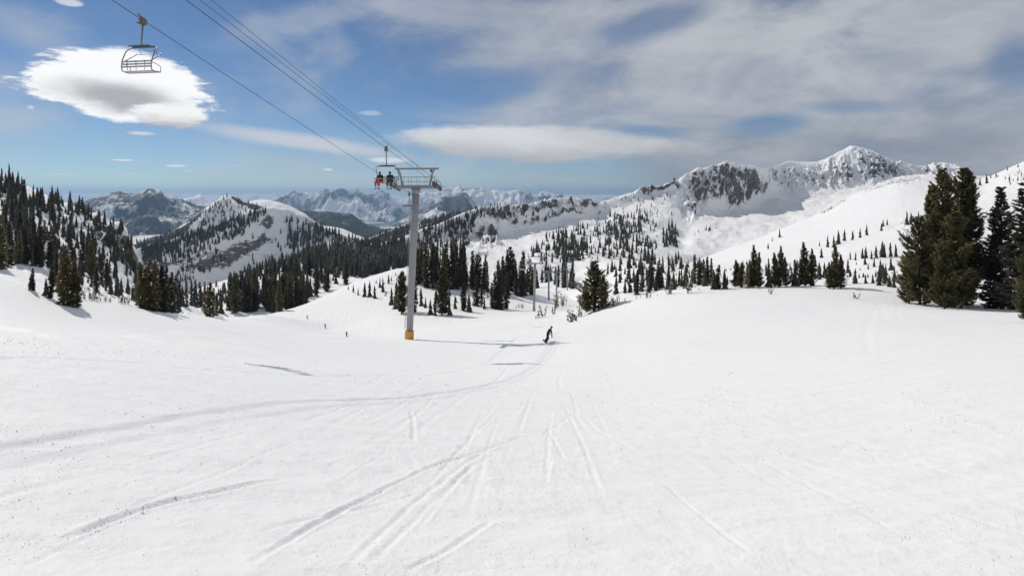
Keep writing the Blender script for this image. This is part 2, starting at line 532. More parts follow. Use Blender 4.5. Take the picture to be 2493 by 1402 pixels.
# radii: one row about every 1.3 render pixels down the slope
tv = np.linspace(0, 1, 400)
near_r = np.geomspace(0.25, 1.6, 14)[:-1]
mid_r = [1.6]
while mid_r[-1] < 60: mid_r.append(mid_r[-1] + min(0.0013 * mid_r[-1] ** 2, max(0.17, 0.0062 * mid_r[-1])))
mid_r = np.array(mid_r); mid_r *= 60 / mid_r[-1]
outer_t = np.linspace(0, 1, 130)[1:] ** 1.25
RR = np.concatenate([np.repeat(np.r_[near_r, mid_r][:, None], len(AZ), 1), 60 + outer_t[:, None] * (rmax[None, :] - 60)], 0)
gx = RR * np.sin(AZ)[None]; gy = RR * np.cos(AZ)[None]
gz = ground_z(gx, gy)
# broad undulation, wind ripples and crust
far_f = np.clip(RR / 25, 0, 1)
gz += 0.10 * fbm(gx * 0.11, gy * 0.11, 4, 3) * np.clip(RR / 10, 0, 1)
gz += 0.35 * fbm(gx * 0.035, gy * 0.035, 3, 8) * np.clip((RR - 20) / 60, 0, 1)
gz += 0.030 * fbm(gx * 0.35 + gy * 0.1, gy * 1.5 - gx * 0.5, 4, 11)
patch = np.clip(fbm(gx * 0.25, gy * 0.25, 3, 31) * 1.6 + 0.45, 0.1, 1)
fade = np.clip(1 - (RR - 8) / 30, 0, 1)
gz += patch * fade * 0.016 * fbm(gx * 4.5, gy * 4.5, 4, 21, 0.62)
gz += patch * np.clip(1 - (RR - 4) / 14, 0, 1) * 0.012 * np.maximum(fbm(gx * 13, gy * 13, 3, 27, 0.6), 0)
# wind-cut streaks on the left half of the run
streak = np.clip((-gx - 2) / 14, 0, 1) * np.clip((RR - 9) / 14, 0, 1)
gz += streak * 0.20 * np.maximum(fbm(gx * 0.13 + gy * 0.04, gy * 0.75 + gx * 0.2, 3, 41, 0.6) - 0.14, 0) * 1.9

TRACKS = [  # (half width m, depth m, photo points)
    (0.055, 0.08, [(150, 1308), (180, 1298), (250, 1270), (350, 1235), (480, 1205), (600, 1180), (700, 1160)]),
    (0.042, 0.055, [(585, 1385), (700, 1310), (800, 1255), (900, 1205), (980, 1170), (1060, 1135), (1150, 1108), (1240, 1080), (1320, 1055)]),
    (0.05, 0.022, [(830, 1395), (900, 1320), (1000, 1230), (1080, 1170), (1150, 1120), (1190, 1098)]),
    (0.05, 0.028, [(985, 1390), (1100, 1330), (1200, 1262)]),
    (0.05, 0.020, [(880, 1390), (960, 1310), (1060, 1215), (1150, 1140), (1210, 1105)]),
    (0.05, 0.022, [(620, 1290), (740, 1262), (900, 1232), (1050, 1190)]),
    (0.05, 0.03, [(1000, 1000), (1007, 1050), (1005, 1078)]),
    (0.045, -0.030, [(1810, 1075), (1920, 1105), (2050, 1145), (2150, 1185), (2250, 1220), (2350, 1265), (2500, 1335)]),
    (0.05, -0.025, [(1650, 935), (1710, 960), (1725, 985), (1715, 1000)]),
    (0.07, -0.03, [(2190, 955), (2270, 990), (2370, 1020), (2460, 1055)]),
    (0.07, -0.025, [(2200, 965), (2300, 1010), (2420, 1030), (2500, 1040)]),
    (0.07, -0.02, [(2330, 985), (2400, 1000), (2500, 1020)]),
    (0.06, -0.02, [(1690, 930), (1900, 990), (2100, 1060), (2300, 1130), (2500, 1205)]),
    (0.06, -0.015, [(1500, 1000), (1700, 1045), (1900, 1085), (2200, 1130)]),
    (0.10, 0.05, [(2150, 722), (2130, 760), (2112, 830), (2118, 890)]),
    (0.10, 0.05, [(2165, 716), (2148, 745), (2160, 780), (2200, 800)]),
    (0.10, 0.05, [(2180, 715), (2190, 745), (2250, 790), (2330, 800)]),
    (0.10, 0.05, [(2140, 728), (2115, 775), (2090, 850)]),
    (0.10, 0.04, [(2390, 760), (2440, 780), (2493, 800)]),
    (0.09, 0.04, [(2200, 730), (2280, 765), (2420, 810), (2493, 850)]),
    (0.06, 0.035, [(1370, 905), (1360, 925), (1366, 948)]),
    (0.10, 0.05, [(1240, 893), (1190, 935), (1100, 955), (980, 945)]),
    (0.06, 0.03, [(740, 1025), (800, 1008), (860, 985), (905, 970)]),
    (0.10, 0.06, [(1350, 775), (1345, 800), (1320, 840), (1260, 880)]),
    (0.10, 0.05, [(1330, 780), (1318, 800), (1290, 815)]),
    (0.05, 0.03, [(1320, 1060), (1345, 1045), (1380, 1020)]),
]
trng = random.Random(5)
for i in range(34):                       # more faint carved arcs all over the run
    x0 = trng.uniform(100, 2400); y0 = trng.uniform(840, 1120); ln = trng.uniform(0.5, 1.4)
    vpx, vpy = 1290 + trng.uniform(-120, 120), 800
    pts = [(x0 + (vpx - x0) * t * 0.5 * ln + 25 * math.sin(t * 3 + i), y0 + (vpy - y0) * t * 0.5 * ln) for t in (0, 0.33, 0.66, 1)]
    TRACKS.append((0.05, trng.choice((0.012, 0.02, -0.01)), pts))
for i in range(70):                       # fine straight runs fanning out from the bottom of the slope
    x1 = trng.uniform(-300, 2800); y1 = trng.uniform(1150, 1400); t0, t1 = sorted((trng.uniform(0.15, 1), trng.uniform(0.15, 1)))
    if t1 - t0 < 0.2: continue
    vx_, vy_ = 1310 + trng.uniform(-90, 90), 868 + trng.uniform(-14, 14); bw = trng.uniform(-60, 60)
    pts = [(vx_ + (x1 - vx_) * t + bw * t * (1 - t) * 2, vy_ + (y1 - vy_) * t) for t in (t0, t0 + (t1 - t0) * .33, t0 + (t1 - t0) * .66, t1)]
    TRACKS.append((trng.uniform(0.025, 0.05), trng.choice((0.012, 0.018, -0.014)), pts))
crumb_lines = []
for hw, dep, pts in TRACKS:
    hits = [ground_hit(*p) for p in pts]
    hits = np.array([h for h in hits if h is not None])
    if len(hits) < 2: continue
    t = np.r_[0, np.cumsum(np.linalg.norm(np.diff(hits, axis=0), axis=1))]
    ns = int(min(160, max(12, t[-1] / 0.25)))
    C = pchip(t, hits, np.linspace(0, t[-1], ns))
    if hw < 0.2: crumb_lines.append(C)
    dist = np.linalg.norm(C, axis=1).mean()
    td = (C[-1] - C[0]) / (np.linalg.norm(C[-1] - C[0]) + 1e-9); rd = C.mean(0) / (dist + 1e-9)
    spc = min(0.0013 * dist ** 2, max(0.17, 0.0062 * dist)) * abs(td[0] * rd[1] - td[1] * rd[0])
    h0 = hw; hw = max(hw * 0.55, 0.0030 * dist, spc * 0.95); dep *= 0.42 * min(1.0, (h0 / hw) ** 0.5)
    reach = hw * 4 + 0.05
    lo, hi = C.min(0) - reach, C.max(0) + reach
    m = (gx > lo[0]) & (gx < hi[0]) & (gy > lo[1]) & (gy < hi[1])
    if not m.any(): continue
    q = np.stack([gx[m], gy[m]], 1)
    best = np.full(len(q), 9e9); bt = np.zeros(len(q))
    for k in range(len(C) - 1):
        a, b = C[k], C[k + 1]; d = b - a; L2 = d @ d
        u = np.clip(((q - a) @ d) / max(L2, 1e-9), 0, 1)
        dd = np.hypot(*(q - a - u[:, None] * d).T)
        up = dd < best; best = np.where(up, dd, best); bt = np.where(up, (k + u) / (len(C) - 1), bt)
    env = np.clip(np.minimum(bt, 1 - bt) * 9, 0, 1)
    wv = hw * (0.85 + 0.3 * vnoise(q[:, 0] * 0.6, q[:, 1] * 0.6, 5))
    prof = -dep * np.exp(-(best / wv) ** 2) + abs(dep) * 0.40 * np.exp(-((best - 2.0 * wv) / (0.8 * wv)) ** 2)
    gz[m] += prof * env
gz = np.where(RR < 0.3, np.minimum(gz, 0.0), gz)
GV = np.stack([gx, gy, gz], -1).reshape(-1, 3)
snow_slope = mesh_grid('snow_slope', GV, RR.shape[0], RR.shape[1], M_PISTE, wrap=True)
tag(snow_slope, 'smooth white groomed snow slope with ski tracks in the foreground', kind='structure')


# ------------------------------------------------------------------ hills and mountains: lofted through measured profiles
def in_poly(px, py, poly):
    x = np.asarray(px); y = np.asarray(py); c = np.zeros(x.shape, bool); j = len(poly) - 1
    for i in range(len(poly)):
        xi, yi = poly[i]; xj, yj = poly[j]
        c ^= ((yi > y) != (yj > y)) & (x < (xj - xi) * (y - yi) / (yj - yi + 1e-12) + xi)
        j = i
    return c


def soft_poly(px, py, poly, soft):
    """1 inside, falling off over soft photo pixels outside."""
    d = np.full(px.shape, 1e9)
    for i in range(len(poly)):
        a = np.array(poly[i], float); b = np.array(poly[(i + 1) % len(poly)], float); e = b - a
        u = np.clip(((px - a[0]) * e[0] + (py - a[1]) * e[1]) / (e @ e + 1e-9), 0, 1)
        d = np.minimum(d, np.hypot(px - a[0] - u * e[0], py - a[1] - u * e[1]))
    d = np.where(in_poly(px, py, poly), -d, d)
    return np.clip(0.5 - d / (2 * soft), 0, 1)


def loft(name, rows, sub, ncol, mat, label, rock=(), forest=(), amp=1.0, freq=0.01, rgh=0.0, base_forest=0.0, seed=1, rid=0.5, rockamp=2.0, crest_keep=0.5, ribs=None):
    lo = min(p[0] for p in rows[0]); hi = max(p[0] for p in rows[0])
    PX = np.linspace(lo, hi, ncol)
    K3 = []
    for r in rows:
        r = sorted(r); k = np.array(r, float)
        py = pchip(k[:, 0], k[:, 1], PX); Y = np.exp(pchip(k[:, 0], np.log(k[:, 2]), PX))
        K3.append(np.stack([(PX - CX) / FPX * Y, Y, CZ + (HOR - py) / FPX * Y], -1))
    K3 = np.array(K3)                                  # (rows, ncol, 3)
    if isinstance(sub, int): sub = [sub] * (len(rows) - 1)
    tk = np.concatenate([np.linspace(i, i + 1, sub[i], endpoint=False) for i in range(len(rows) - 1)] + [[len(rows) - 1]])
    G = pchip(np.arange(len(rows)), K3.reshape(len(rows), -1), tk).reshape(len(tk), ncol, 3)
    x, y, z = G[..., 0], G[..., 1], G[..., 2]
    px = CX + x / y * FPX; py = HOR - (z - CZ) / y * FPX
    ra = np.zeros_like(x); fa = np.full_like(x, base_forest)
    for poly, v, soft in rock: ra = np.maximum(ra, v * soft_poly(px, py, poly, soft))
    for poly, v, soft in forest: fa = np.maximum(fa, v * soft_poly(px, py, poly, soft))
    if ribs:
        per, ramp = ribs
        col_u = np.broadcast_to(PX[None, :] / per, x.shape); row_v = np.broadcast_to(tk[:, None] * 1.1, x.shape)
        wob = fbm(col_u * 0.7, row_v * 3.0, 4, seed + 7) * 1.8
        rib = np.clip(ridged(col_u + wob, row_v * 0.8 + col_u * 0.35, 4, seed + 9, 0.6) * 0.9 + 0.25, 0, 1)
        msk = np.clip(ra * 1.4, 0, 1)
        cf = 1 - 0.7 * np.exp(-((tk - (len(rows) - 2)) / 0.12) ** 2)[:, None]
        z = z + ramp * msk * cf * (rib - 0.45); y = y - ramp * 0.9 * msk * cf * (rib - 0.45)
        ra = ra * (0.62 + 0.46 * rib)
    n = fbm(x * freq, y * freq, 6, seed) * (1 - rid) + (ridged(x * freq, y * freq, 6, seed + 5) - 0.35) * rid
    ci = len(rows) - 2
    keep = 1 - crest_keep * np.exp(-((tk - ci) / 0.5) ** 2)[:, None]
    z = z + amp * n * keep
    rr = ridged(x * freq * 7 + z * freq * 2, y * freq * 7 + z * freq * 4, 5, seed + 40, 0.66)
    z = z + rockamp * ra * (rr - 0.2)
    y = y + rockamp * 0.8 * ra * fbm(x * freq * 6, z * freq * 9, 4, seed + 60, 0.6)
    z = z + rgh * fbm(x * freq * 9, y * freq * 9, 4, seed + 80)
    V = np.stack([x, y, z], -1).reshape(-1, 3)
    o = mesh_grid(name, V, len(tk), ncol, mat, attrs={'rock': ra.ravel(), 'forest': fa.ravel()})
    tag(o, label, kind='structure')
    return o


left_hill = loft('left_hill', [
    [(-320, 640, 66), (0, 700, 66), (200, 755, 76), (400, 800, 100), (480, 800, 125), (560, 830, 140)],
    [(-320, 585, 95), (0, 656, 95), (100, 678, 102), (200, 704, 112), (300, 727, 125), (400, 753, 145), (460, 758, 170), (560, 815, 190)],
    [(-320, 565, 122), (0, 640, 122), (100, 650, 128), (200, 668, 140), (300, 702, 160), (350, 720, 175), (400, 738, 185), (460, 752, 195), (560, 815, 210)],
    [(-320, 410, 180), (0, 520, 180), (100, 548, 190), (200, 590, 200), (280, 628, 218), (340, 690, 230), (400, 735, 235), (460, 770, 235), (560, 830, 240)],
    [(-320, 270, 235), (0, 418, 235), (60, 455, 238), (120, 480, 242), (180, 503, 246), (230, 524, 250), (270, 541, 254), (300, 553, 258), (322, 588, 260), (345, 645, 262), (375, 700, 262), (420, 755, 260), (560, 840, 260)],
    [(-320, 330, 330), (0, 470, 330), (200, 560, 330), (300, 600, 330), (350, 690, 320), (420, 790, 310), (560, 860, 300)]],
    [10, 16, 30, 30, 8], 420, M_HILL, 'steep snowy hillside dotted with conifers on the left',
    rock=[([(235, 530), (305, 550), (325, 590), (350, 650), (330, 680), (290, 640), (250, 600), (190, 560)], 0.85, 18),
          ([(0, 430), (120, 490), (230, 560), (280, 620), (150, 580), (0, 520)], 0.38, 30)],
    amp=5.0, freq=0.03, rgh=0.8, seed=3, rockamp=5.0)

wooded_hill = loft('wooded_hill', [
    [(400, 800, 160), (540, 800, 185), (740, 790, 215), (860, 740, 230), (1040, 720, 250)],
    [(400, 775, 190), (480, 768, 190), (540, 772, 200), (640, 764, 212), (740, 745, 236), (830, 712, 258), (900, 698, 270), (1040, 700, 290)],
    [(400, 770, 235), (480, 752, 245), (540, 738, 262), (600, 708, 280), (640, 692, 292), (690, 674, 310), (740, 667, 322), (790, 668, 330), (840, 676, 330), (900, 680, 330), (1040, 690, 330)],
    [(400, 790, 330), (540, 770, 350), (700, 720, 380), (850, 730, 380), (1040, 740, 380)]],
    [10, 26, 8], 260, M_HILL, 'low snowy hill under dense dark conifers behind the piste', amp=2.0, freq=0.04, rgh=0.4, seed=12)

snowy_spur = loft('snowy_spur', [
    [(380, 800, 330), (560, 790, 340), (760, 760, 350), (1000, 740, 360)],
    [(380, 770, 390), (460, 755, 390), (560, 738, 385), (680, 700, 400), (780, 690, 420), (900, 690, 430), (1000, 690, 430)],
    [(380, 745, 450), (460, 716, 450), (500, 698, 455), (570, 677, 465), (640, 655, 480), (700, 636, 500), (760, 624, 520), (820, 622, 540), (880, 628, 560), (1000, 640, 560)],
    [(380, 790, 600), (500, 770, 620), (640, 730, 640), (760, 700, 660), (1000, 700, 680)]],
    [8, 26, 8], 260, M_HILL, 'narrow sunlit snow spur with scattered trees in the valley', amp=3.0, freq=0.025, rgh=0.8, seed=22)

forested_ridge = loft('forested_ridge', [
    [(240, 800, 420), (400, 800, 430), (700, 770, 480), (900, 720, 520), (1060, 700, 540)],
    [(240, 712, 780), (340, 735, 780), (470, 706, 868), (600, 678, 945), (700, 658, 975), (800, 668, 900), (900, 675, 840), (1060, 665, 820)],
    [(240, 700, 800), (340, 668, 815), (430, 655, 868), (520, 632, 938), (600, 598, 987), (660, 572, 1015), (720, 585, 1003), (790, 605, 965), (900, 625, 905), (1060, 610, 870)],
    [(240, 672, 804), (300, 639, 818), (340, 620, 833), (430, 598, 882), (500, 574, 932), (560, 552, 977), (600, 536, 1002), (640, 524, 1022), (690, 526, 1033), (740, 541, 1023), (800, 574, 993), (850, 590, 964), (885, 607, 935), (930, 604, 915), (970, 594, 905), (1060, 570, 895)],
    [(240, 660, 810), (300, 625, 825), (340, 604, 840), (430, 581, 890), (500, 557, 940), (560, 535, 985), (600, 519, 1010), (640, 508, 1030), (690, 511, 1040), (740, 526, 1030), (800, 560, 1000), (850, 578, 970), (885, 596, 940), (930, 594, 920), (970, 584, 910), (1060, 560, 900)],
    [(240, 720, 1000), (430, 660, 1080), (640, 640, 1200), (800, 680, 1170), (1060, 660, 1080)]],
    [8, 30, 36, 12, 8], 520, M_RIDGE, 'shaded snowy ridge with cliff bands and conifers across the valley',
    rock=[([(440, 655), (560, 600), (640, 566), (662, 585), (600, 624), (540, 660), (450, 672)], 0.78, 8),
          ([(360, 640), (470, 620), (560, 590), (560, 610), (470, 650), (380, 660)], 0.62, 12),
          ([(625, 545), (655, 520), (672, 545), (650, 562)], 0.8, 6),
          ([(550, 535), (640, 512), (700, 520), (740, 545), (690, 560), (620, 560)], 0.45, 14)],
    amp=14.0, freq=0.009, rgh=3.0, seed=31, rockamp=9.0)

peak_ridge = loft('peak_ridge', [
    [(200, 700, 900), (450, 650, 950), (700, 620, 1000), (1000, 640, 1000)],
    [(200, 640, 1150), (340, 620, 1180), (450, 590, 1200), (560, 545, 1240), (650, 530, 1250), (760, 550, 1250), (1000, 620, 1200)],
    [(200, 620, 1200), (330, 588, 1230), (400, 568, 1250), (450, 546, 1270), (500, 507, 1300), (530, 486, 1320), (550, 475, 1330), (565, 480, 1335), (590, 492, 1340), (640, 505, 1350), (700, 520, 1360), (760, 545, 1370), (830, 575, 1380), (1000, 620, 1380)],
    [(200, 680, 1600), (550, 590, 1700), (1000, 680, 1700)]],
    [6, 34, 8], 340, M_RIDGE, 'pointed snowy peak covered in dark conifers behind the ridge',
    forest=[([(200, 640), (450, 546), (500, 508), (450, 572), (330, 615)], 0.95, 8), ([(560, 478), (650, 503), (720, 524), (650, 518), (580, 496)], 1.0, 4)],
    amp=16.0, freq=0.008, rgh=3.0, seed=37)

basin = loft('snow_basin', [
    [(1300, 800, 190), (1420, 790, 150), (1600, 770, 120), (2000, 760, 112), (2700, 800, 90)],
    [(1300, 738, 330), (1400, 728, 260), (1480, 713, 205), (1560, 703, 190), (1650, 695, 180), (1750, 694, 168), (1900, 690, 150), (2100, 690, 140), (2300, 700, 125), (2700, 720, 120)],
    [(1300, 705, 400), (1400, 695, 360), (1480, 668, 300), (1560, 642, 285), (1650, 655, 270), (1750, 664, 255), (1900, 658, 235), (2050, 645, 225), (2150, 631, 220), (2250, 626, 220), (2450, 625, 215), (2700, 610, 210)],
    [(1300, 690, 460), (1400, 675, 430), (1480, 652, 380), (1600, 640, 360), (1750, 650, 340), (1900, 640, 310), (2050, 634, 280), (2150, 636, 260), (2450, 630, 260), (2700, 600, 260)],
    [(1300, 690, 520), (1400, 668, 520), (1480, 640, 510), (1600, 648, 500), (1700, 645, 480), (1800, 630, 455), (1900, 612, 430), (2000, 596, 410), (2100, 576, 395), (2200, 558, 385), (2350, 535, 380), (2700, 500, 380)],
    [(1300, 700, 600), (1400, 680, 600), (1500, 660, 600), (1600, 664, 600), (1700, 632, 615), (1800, 596, 630), (1850, 578, 640), (1920, 549, 655), (1990, 520, 675), (2060, 483, 700), (2110, 459, 715), (2150, 443, 725), (2200, 429, 735), (2260, 425, 755), (2330, 434, 775), (2380, 437, 785), (2420, 425, 790), (2460, 408, 795), (2500, 392, 800), (2700, 330, 820)],
    [(1300, 760, 760), (1600, 740, 800), (1850, 680, 850), (2100, 560, 930), (2300, 520, 980), (2700, 430, 980)]],
    [10, 20, 12, 18, 40, 8], 620, M_HILL, 'broad smooth snow basin rising to a shoulder on the right',
    rock=[([(1990, 515), (2060, 480), (2065, 490), (2000, 525)], 1.05, 5), ([(2095, 462), (2130, 440), (2210, 425), (2250, 425), (2240, 445), (2160, 455), (2110, 472)], 0.98, 6),
          ([(2160, 545), (2200, 530), (2210, 550), (2170, 560)], 0.85, 6), ([(2400, 435), (2500, 392), (2500, 440), (2440, 440)], 0.75, 12),
          ([(2260, 428), (2330, 436), (2330, 445), (2260, 440)], 0.85, 6)],
    amp=4.0, freq=0.012, rgh=0.35, seed=51, rid=0.25, rockamp=3.0)

mountain = loft('mountain', [
    [(820, 760, 430), (1000, 740, 420), (1200, 730, 420), (1400, 740, 440), (1550, 740, 460), (1700, 740, 560), (2000, 720, 700), (2700, 620, 850)],
    [(820, 690, 520), (1000, 660, 520), (1100, 640, 530), (1200, 634, 545), (1300, 636, 560), (1400, 648, 560), (1500, 640, 570), (1600, 636, 580), (1700, 640, 680), (1800, 612, 760), (1900, 582, 820), (2000, 548, 880), (2100, 505, 950), (2300, 470, 1000), (2700, 440, 1020)],
    [(820, 650, 640), (1000, 620, 640), (1100, 592, 670), (1200, 585, 720), (1300, 575, 780), (1400, 556, 850), (1460, 545, 900), (1530, 560, 850), (1600, 580, 810), (1660, 600, 790), (1700, 575, 830), (1800, 545, 940), (1900, 520, 1040), (2000, 495, 1140), (2100, 472, 1220), (2300, 455, 1300), (2700, 440, 1300)],
    [(820, 632, 735), (950, 608, 762), (1000, 600, 772), (1060, 585, 787), (1100, 578, 797), (1200, 564, 832), (1300, 548, 888), (1400, 530, 952), (1450, 518, 1008), (1490, 510, 1010), (1560, 490, 1030), (1620, 478, 1045), (1660, 500, 1030), (1700, 508, 1040), (1760, 506, 1075), (1800, 500, 1110), (1850, 492, 1185), (1900, 470, 1250), (1960, 462, 1300), (2050, 462, 1335), (2120, 455, 1340), (2200, 440, 1390), (2300, 436, 1450), (2700, 436, 1500)],
    [(820, 612, 760), (900, 592, 775), (950, 584, 785), (990, 571, 795), (1030, 555, 805), (1080, 538, 820), (1130, 516, 838), (1180, 501, 855), (1220, 498, 875), (1260, 500, 895), (1300, 493, 920), (1340, 485, 945), (1390, 481, 975), (1430, 487, 1005), (1462, 492, 1030), (1480, 487, 1045), (1520, 473, 1060), (1560, 462, 1070), (1600, 454, 1080), (1640, 446, 1088), (1660, 431, 1092), (1680, 418, 1096), (1710, 406, 1102), (1740, 400, 1110), (1770, 394, 1120), (1800, 397, 1132), (1830, 401, 1150), (1850, 409, 1180), (1875, 410, 1260), (1900, 400, 1370), (1925, 392, 1440), (1960, 394, 1470), (1990, 394, 1480), (2020, 383, 1488), (2050, 367, 1495), (2075, 357, 1500), (2100, 362, 1502), (2130, 374, 1504), (2160, 386, 1506), (2190, 396, 1510), (2225, 402, 1530), (2245, 408, 1580), (2262, 402, 1640), (2290, 398, 1660), (2330, 402, 1670), (2370, 428, 1680), (2700, 432, 1680)],
    [(820, 680, 1000), (1000, 640, 1050), (1200, 590, 1100), (1400, 570, 1250), (1600, 530, 1350), (1770, 490, 1400), (1900, 490, 1600), (2075, 450, 1750), (2300, 480, 1900), (2700, 480, 1900)]],
    [10, 30, 30, 46, 10], 900, M_MOUNT, 'high snow mountain with grey cliffs around a white bowl',
    rock=[([(1655, 440), (1700, 410), (1770, 395), (1840, 405), (1880, 440), (1870, 470), (1830, 480), (1760, 480), (1700, 500), (1660, 490), (1672, 460)], 0.80, 12),
          ([(1650, 500), (1700, 490), (1700, 530), (1665, 545)], 0.7, 9), ([(1765, 470), (1800, 465), (1820, 490), (1775, 505)], 0.85, 7),
          ([(1550, 465), (1580, 452), (1650, 440), (1660, 455), (1600, 462), (1570, 472)], 0.9, 5),
          ([(1870, 412), (1940, 412), (2010, 392), (2060, 370), (2090, 430), (2060, 450), (1980, 462), (1920, 465), (1880, 440)], 0.66, 9),
          ([(2075, 362), (2130, 375), (2230, 405), (2230, 430), (2150, 440), (2110, 445), (2085, 420)], 0.70, 10),
          ([(2235, 405), (2290, 398), (2360, 410), (2360, 430), (2240, 430)], 0.7, 6),
          ([(1170, 510), (1250, 500), (1340, 486), (1430, 484), (1470, 492), (1440, 505), (1380, 500), (1290, 515), (1250, 530), (1200, 530)], 0.80, 7),
          ([(1240, 535), (1320, 520), (1380, 505), (1420, 500), (1425, 510), (1370, 520), (1300, 535), (1250, 545)], 0.95, 5),
          ([(1160, 540), (1210, 540), (1220, 590), (1180, 595), (1150, 570)], 0.85, 8),
          ([(1000, 575), (1100, 540), (1170, 520), (1160, 580), (1100, 590), (1030, 600)], 0.42, 14)],
    amp=17.0, freq=0.008, rgh=1.6, seed=61, rid=0.55, rockamp=14.0, crest_keep=0.75, ribs=(22.0, 13.0))

dark_shoulder = loft('dark_shoulder', [
    [(780, 680, 1000), (1000, 660, 1000), (1250, 640, 1000)],
    [(780, 625, 1150), (860, 600, 1150), (1000, 580, 1150), (1250, 530, 1150)],
    [(780, 612, 1200), (860, 592, 1220), (900, 578, 1240), (950, 561, 1260), (1000, 548, 1280), (1040, 536, 1290), (1090, 525, 1300), (1150, 510, 1310), (1250, 500, 1320)],
    [(780, 660, 1500), (1000, 620, 1550), (1250, 560, 1600)]],
    [6, 24, 6], 220, M_RIDGE, 'dark wooded snow shoulder beyond the valley saddle', base_forest=0.56, amp=10.0, freq=0.01, rgh=2.0, seed=71)

snow_dome = loft('snow_dome', [
    [(540, 640, 1500), (800, 660, 1500), (960, 670, 1500)],
    [(540, 530, 1750), (620, 512, 1780), (700, 518, 1800), (760, 545, 1800), (850, 585, 1780), (960, 620, 1780)],
    [(540, 510, 1850), (590, 500, 1880), (612, 490, 1900), (640, 486, 1900), (670, 491, 1900), (700, 500, 1920), (740, 520, 1940), (780, 548, 1950), (830, 556, 1950), (860, 568, 1950), (890, 590, 1950), (960, 620, 1950)],
    [(540, 560, 2300), (650, 540, 2300), (960, 660, 2300)]],
    [6, 24, 6], 220, M_MID, 'rounded white snow dome behind the forested ridge',
    forest=[([(560, 505), (700, 512), (760, 545), (850, 590), (800, 600), (700, 540), (580, 520)], 0.66, 8), ([(690, 503), (760, 530), (720, 530)], 0.6, 8)], amp=10.0, freq=0.006, rgh=2.0, seed=75)

wooded_far_hill = loft('wooded_far_hill', [
    [(600, 660, 2200), (900, 680, 2200), (1250, 660, 2200)],
    [(600, 560, 2500), (760, 560, 2500), (900, 600, 2500), (1050, 600, 2500), (1250, 560, 2500)],
    [(600, 505, 2800), (700, 505, 2800), (740, 512, 2820), (800, 514, 2850), (850, 517, 2900), (870, 528, 2900), (900, 548, 2850), (930, 560, 2850), (970, 565, 2850), (1020, 552, 2900), (1060, 545, 2950), (1120, 530, 3000), (1250, 520, 3000)],
    [(600, 560, 3600), (850, 570, 3600), (1250, 570, 3600)]],
    [6, 26, 8], 260, M_MID, 'dark blue wooded hills in the middle distance', base_forest=0.76,
    forest=[([(840, 520), (900, 550), (930, 590), (870, 580), (830, 560)], 0.3, 10)], amp=70.0, freq=0.004, rgh=6.0, seed=81, rid=0.7, crest_keep=0.8)

blue_mountain = loft('wooded_mountain', [
    [(60, 720, 2600), (400, 720, 2600), (800, 700, 2600)],
    [(60, 580, 3200), (200, 585, 3200), (330, 590, 3200), (450, 585, 3200), (600, 570, 3200), (800, 560, 3200)],
    [(60, 520, 3600), (150, 502, 3650), (200, 492, 3700), (228, 483, 3700), (255, 478, 3700), (285, 466, 3720), (300, 468, 3720), (318, 470, 3720), (340, 467, 3740), (355, 460, 3750), (368, 458, 3750), (380, 460, 3760), (410, 476, 3800), (440, 488, 3850), (470, 497, 3900), (520, 508, 3900), (600, 520, 3900), (800, 540, 3900)],
    [(60, 580, 4600), (370, 540, 4700), (800, 580, 4700)]],
    [6, 40, 8], 300, M_MID, 'dark blue wooded mountain with snow streaks on the left horizon', base_forest=0.63,
    forest=[([(385, 470), (470, 497), (520, 512), (440, 505)], 0.15, 6), ([(230, 540), (460, 520), (460, 600), (230, 600)], 0.8, 25)], amp=150.0, freq=0.0045, rgh=10.0, seed=91, rid=0.8, crest_keep=0.85)

dark_peak = loft('dark_peak', [
    [(880, 660, 4300), (1100, 660, 4300), (1500, 640, 4300)],
    [(880, 585, 4700), (1000, 560, 4700), (1100, 545, 4700), (1200, 540, 4700), (1500, 540, 4700)],
    [(880, 575, 5200), (930, 560, 5150), (980, 535, 5200), (1020, 513, 5200), (1050, 497, 5220), (1082, 480, 5250), (1098, 484, 5250), (1115, 475, 5260), (1130, 468, 5280), (1145, 482, 5300), (1160, 497, 5320), (1190, 508, 5350), (1250, 512, 5350), (1500, 510, 5400)],
    [(880, 600, 6500), (1100, 560, 6500), (1500, 560, 6500)]],
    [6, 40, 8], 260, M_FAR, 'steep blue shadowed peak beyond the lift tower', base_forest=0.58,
    forest=[([(1060, 520), (1085, 482), (1130, 470), (1160, 510), (1120, 540)], 0.9, 6)], amp=170.0, freq=0.0024, rgh=12.0, seed=95, rid=0.8, crest_keep=0.85)

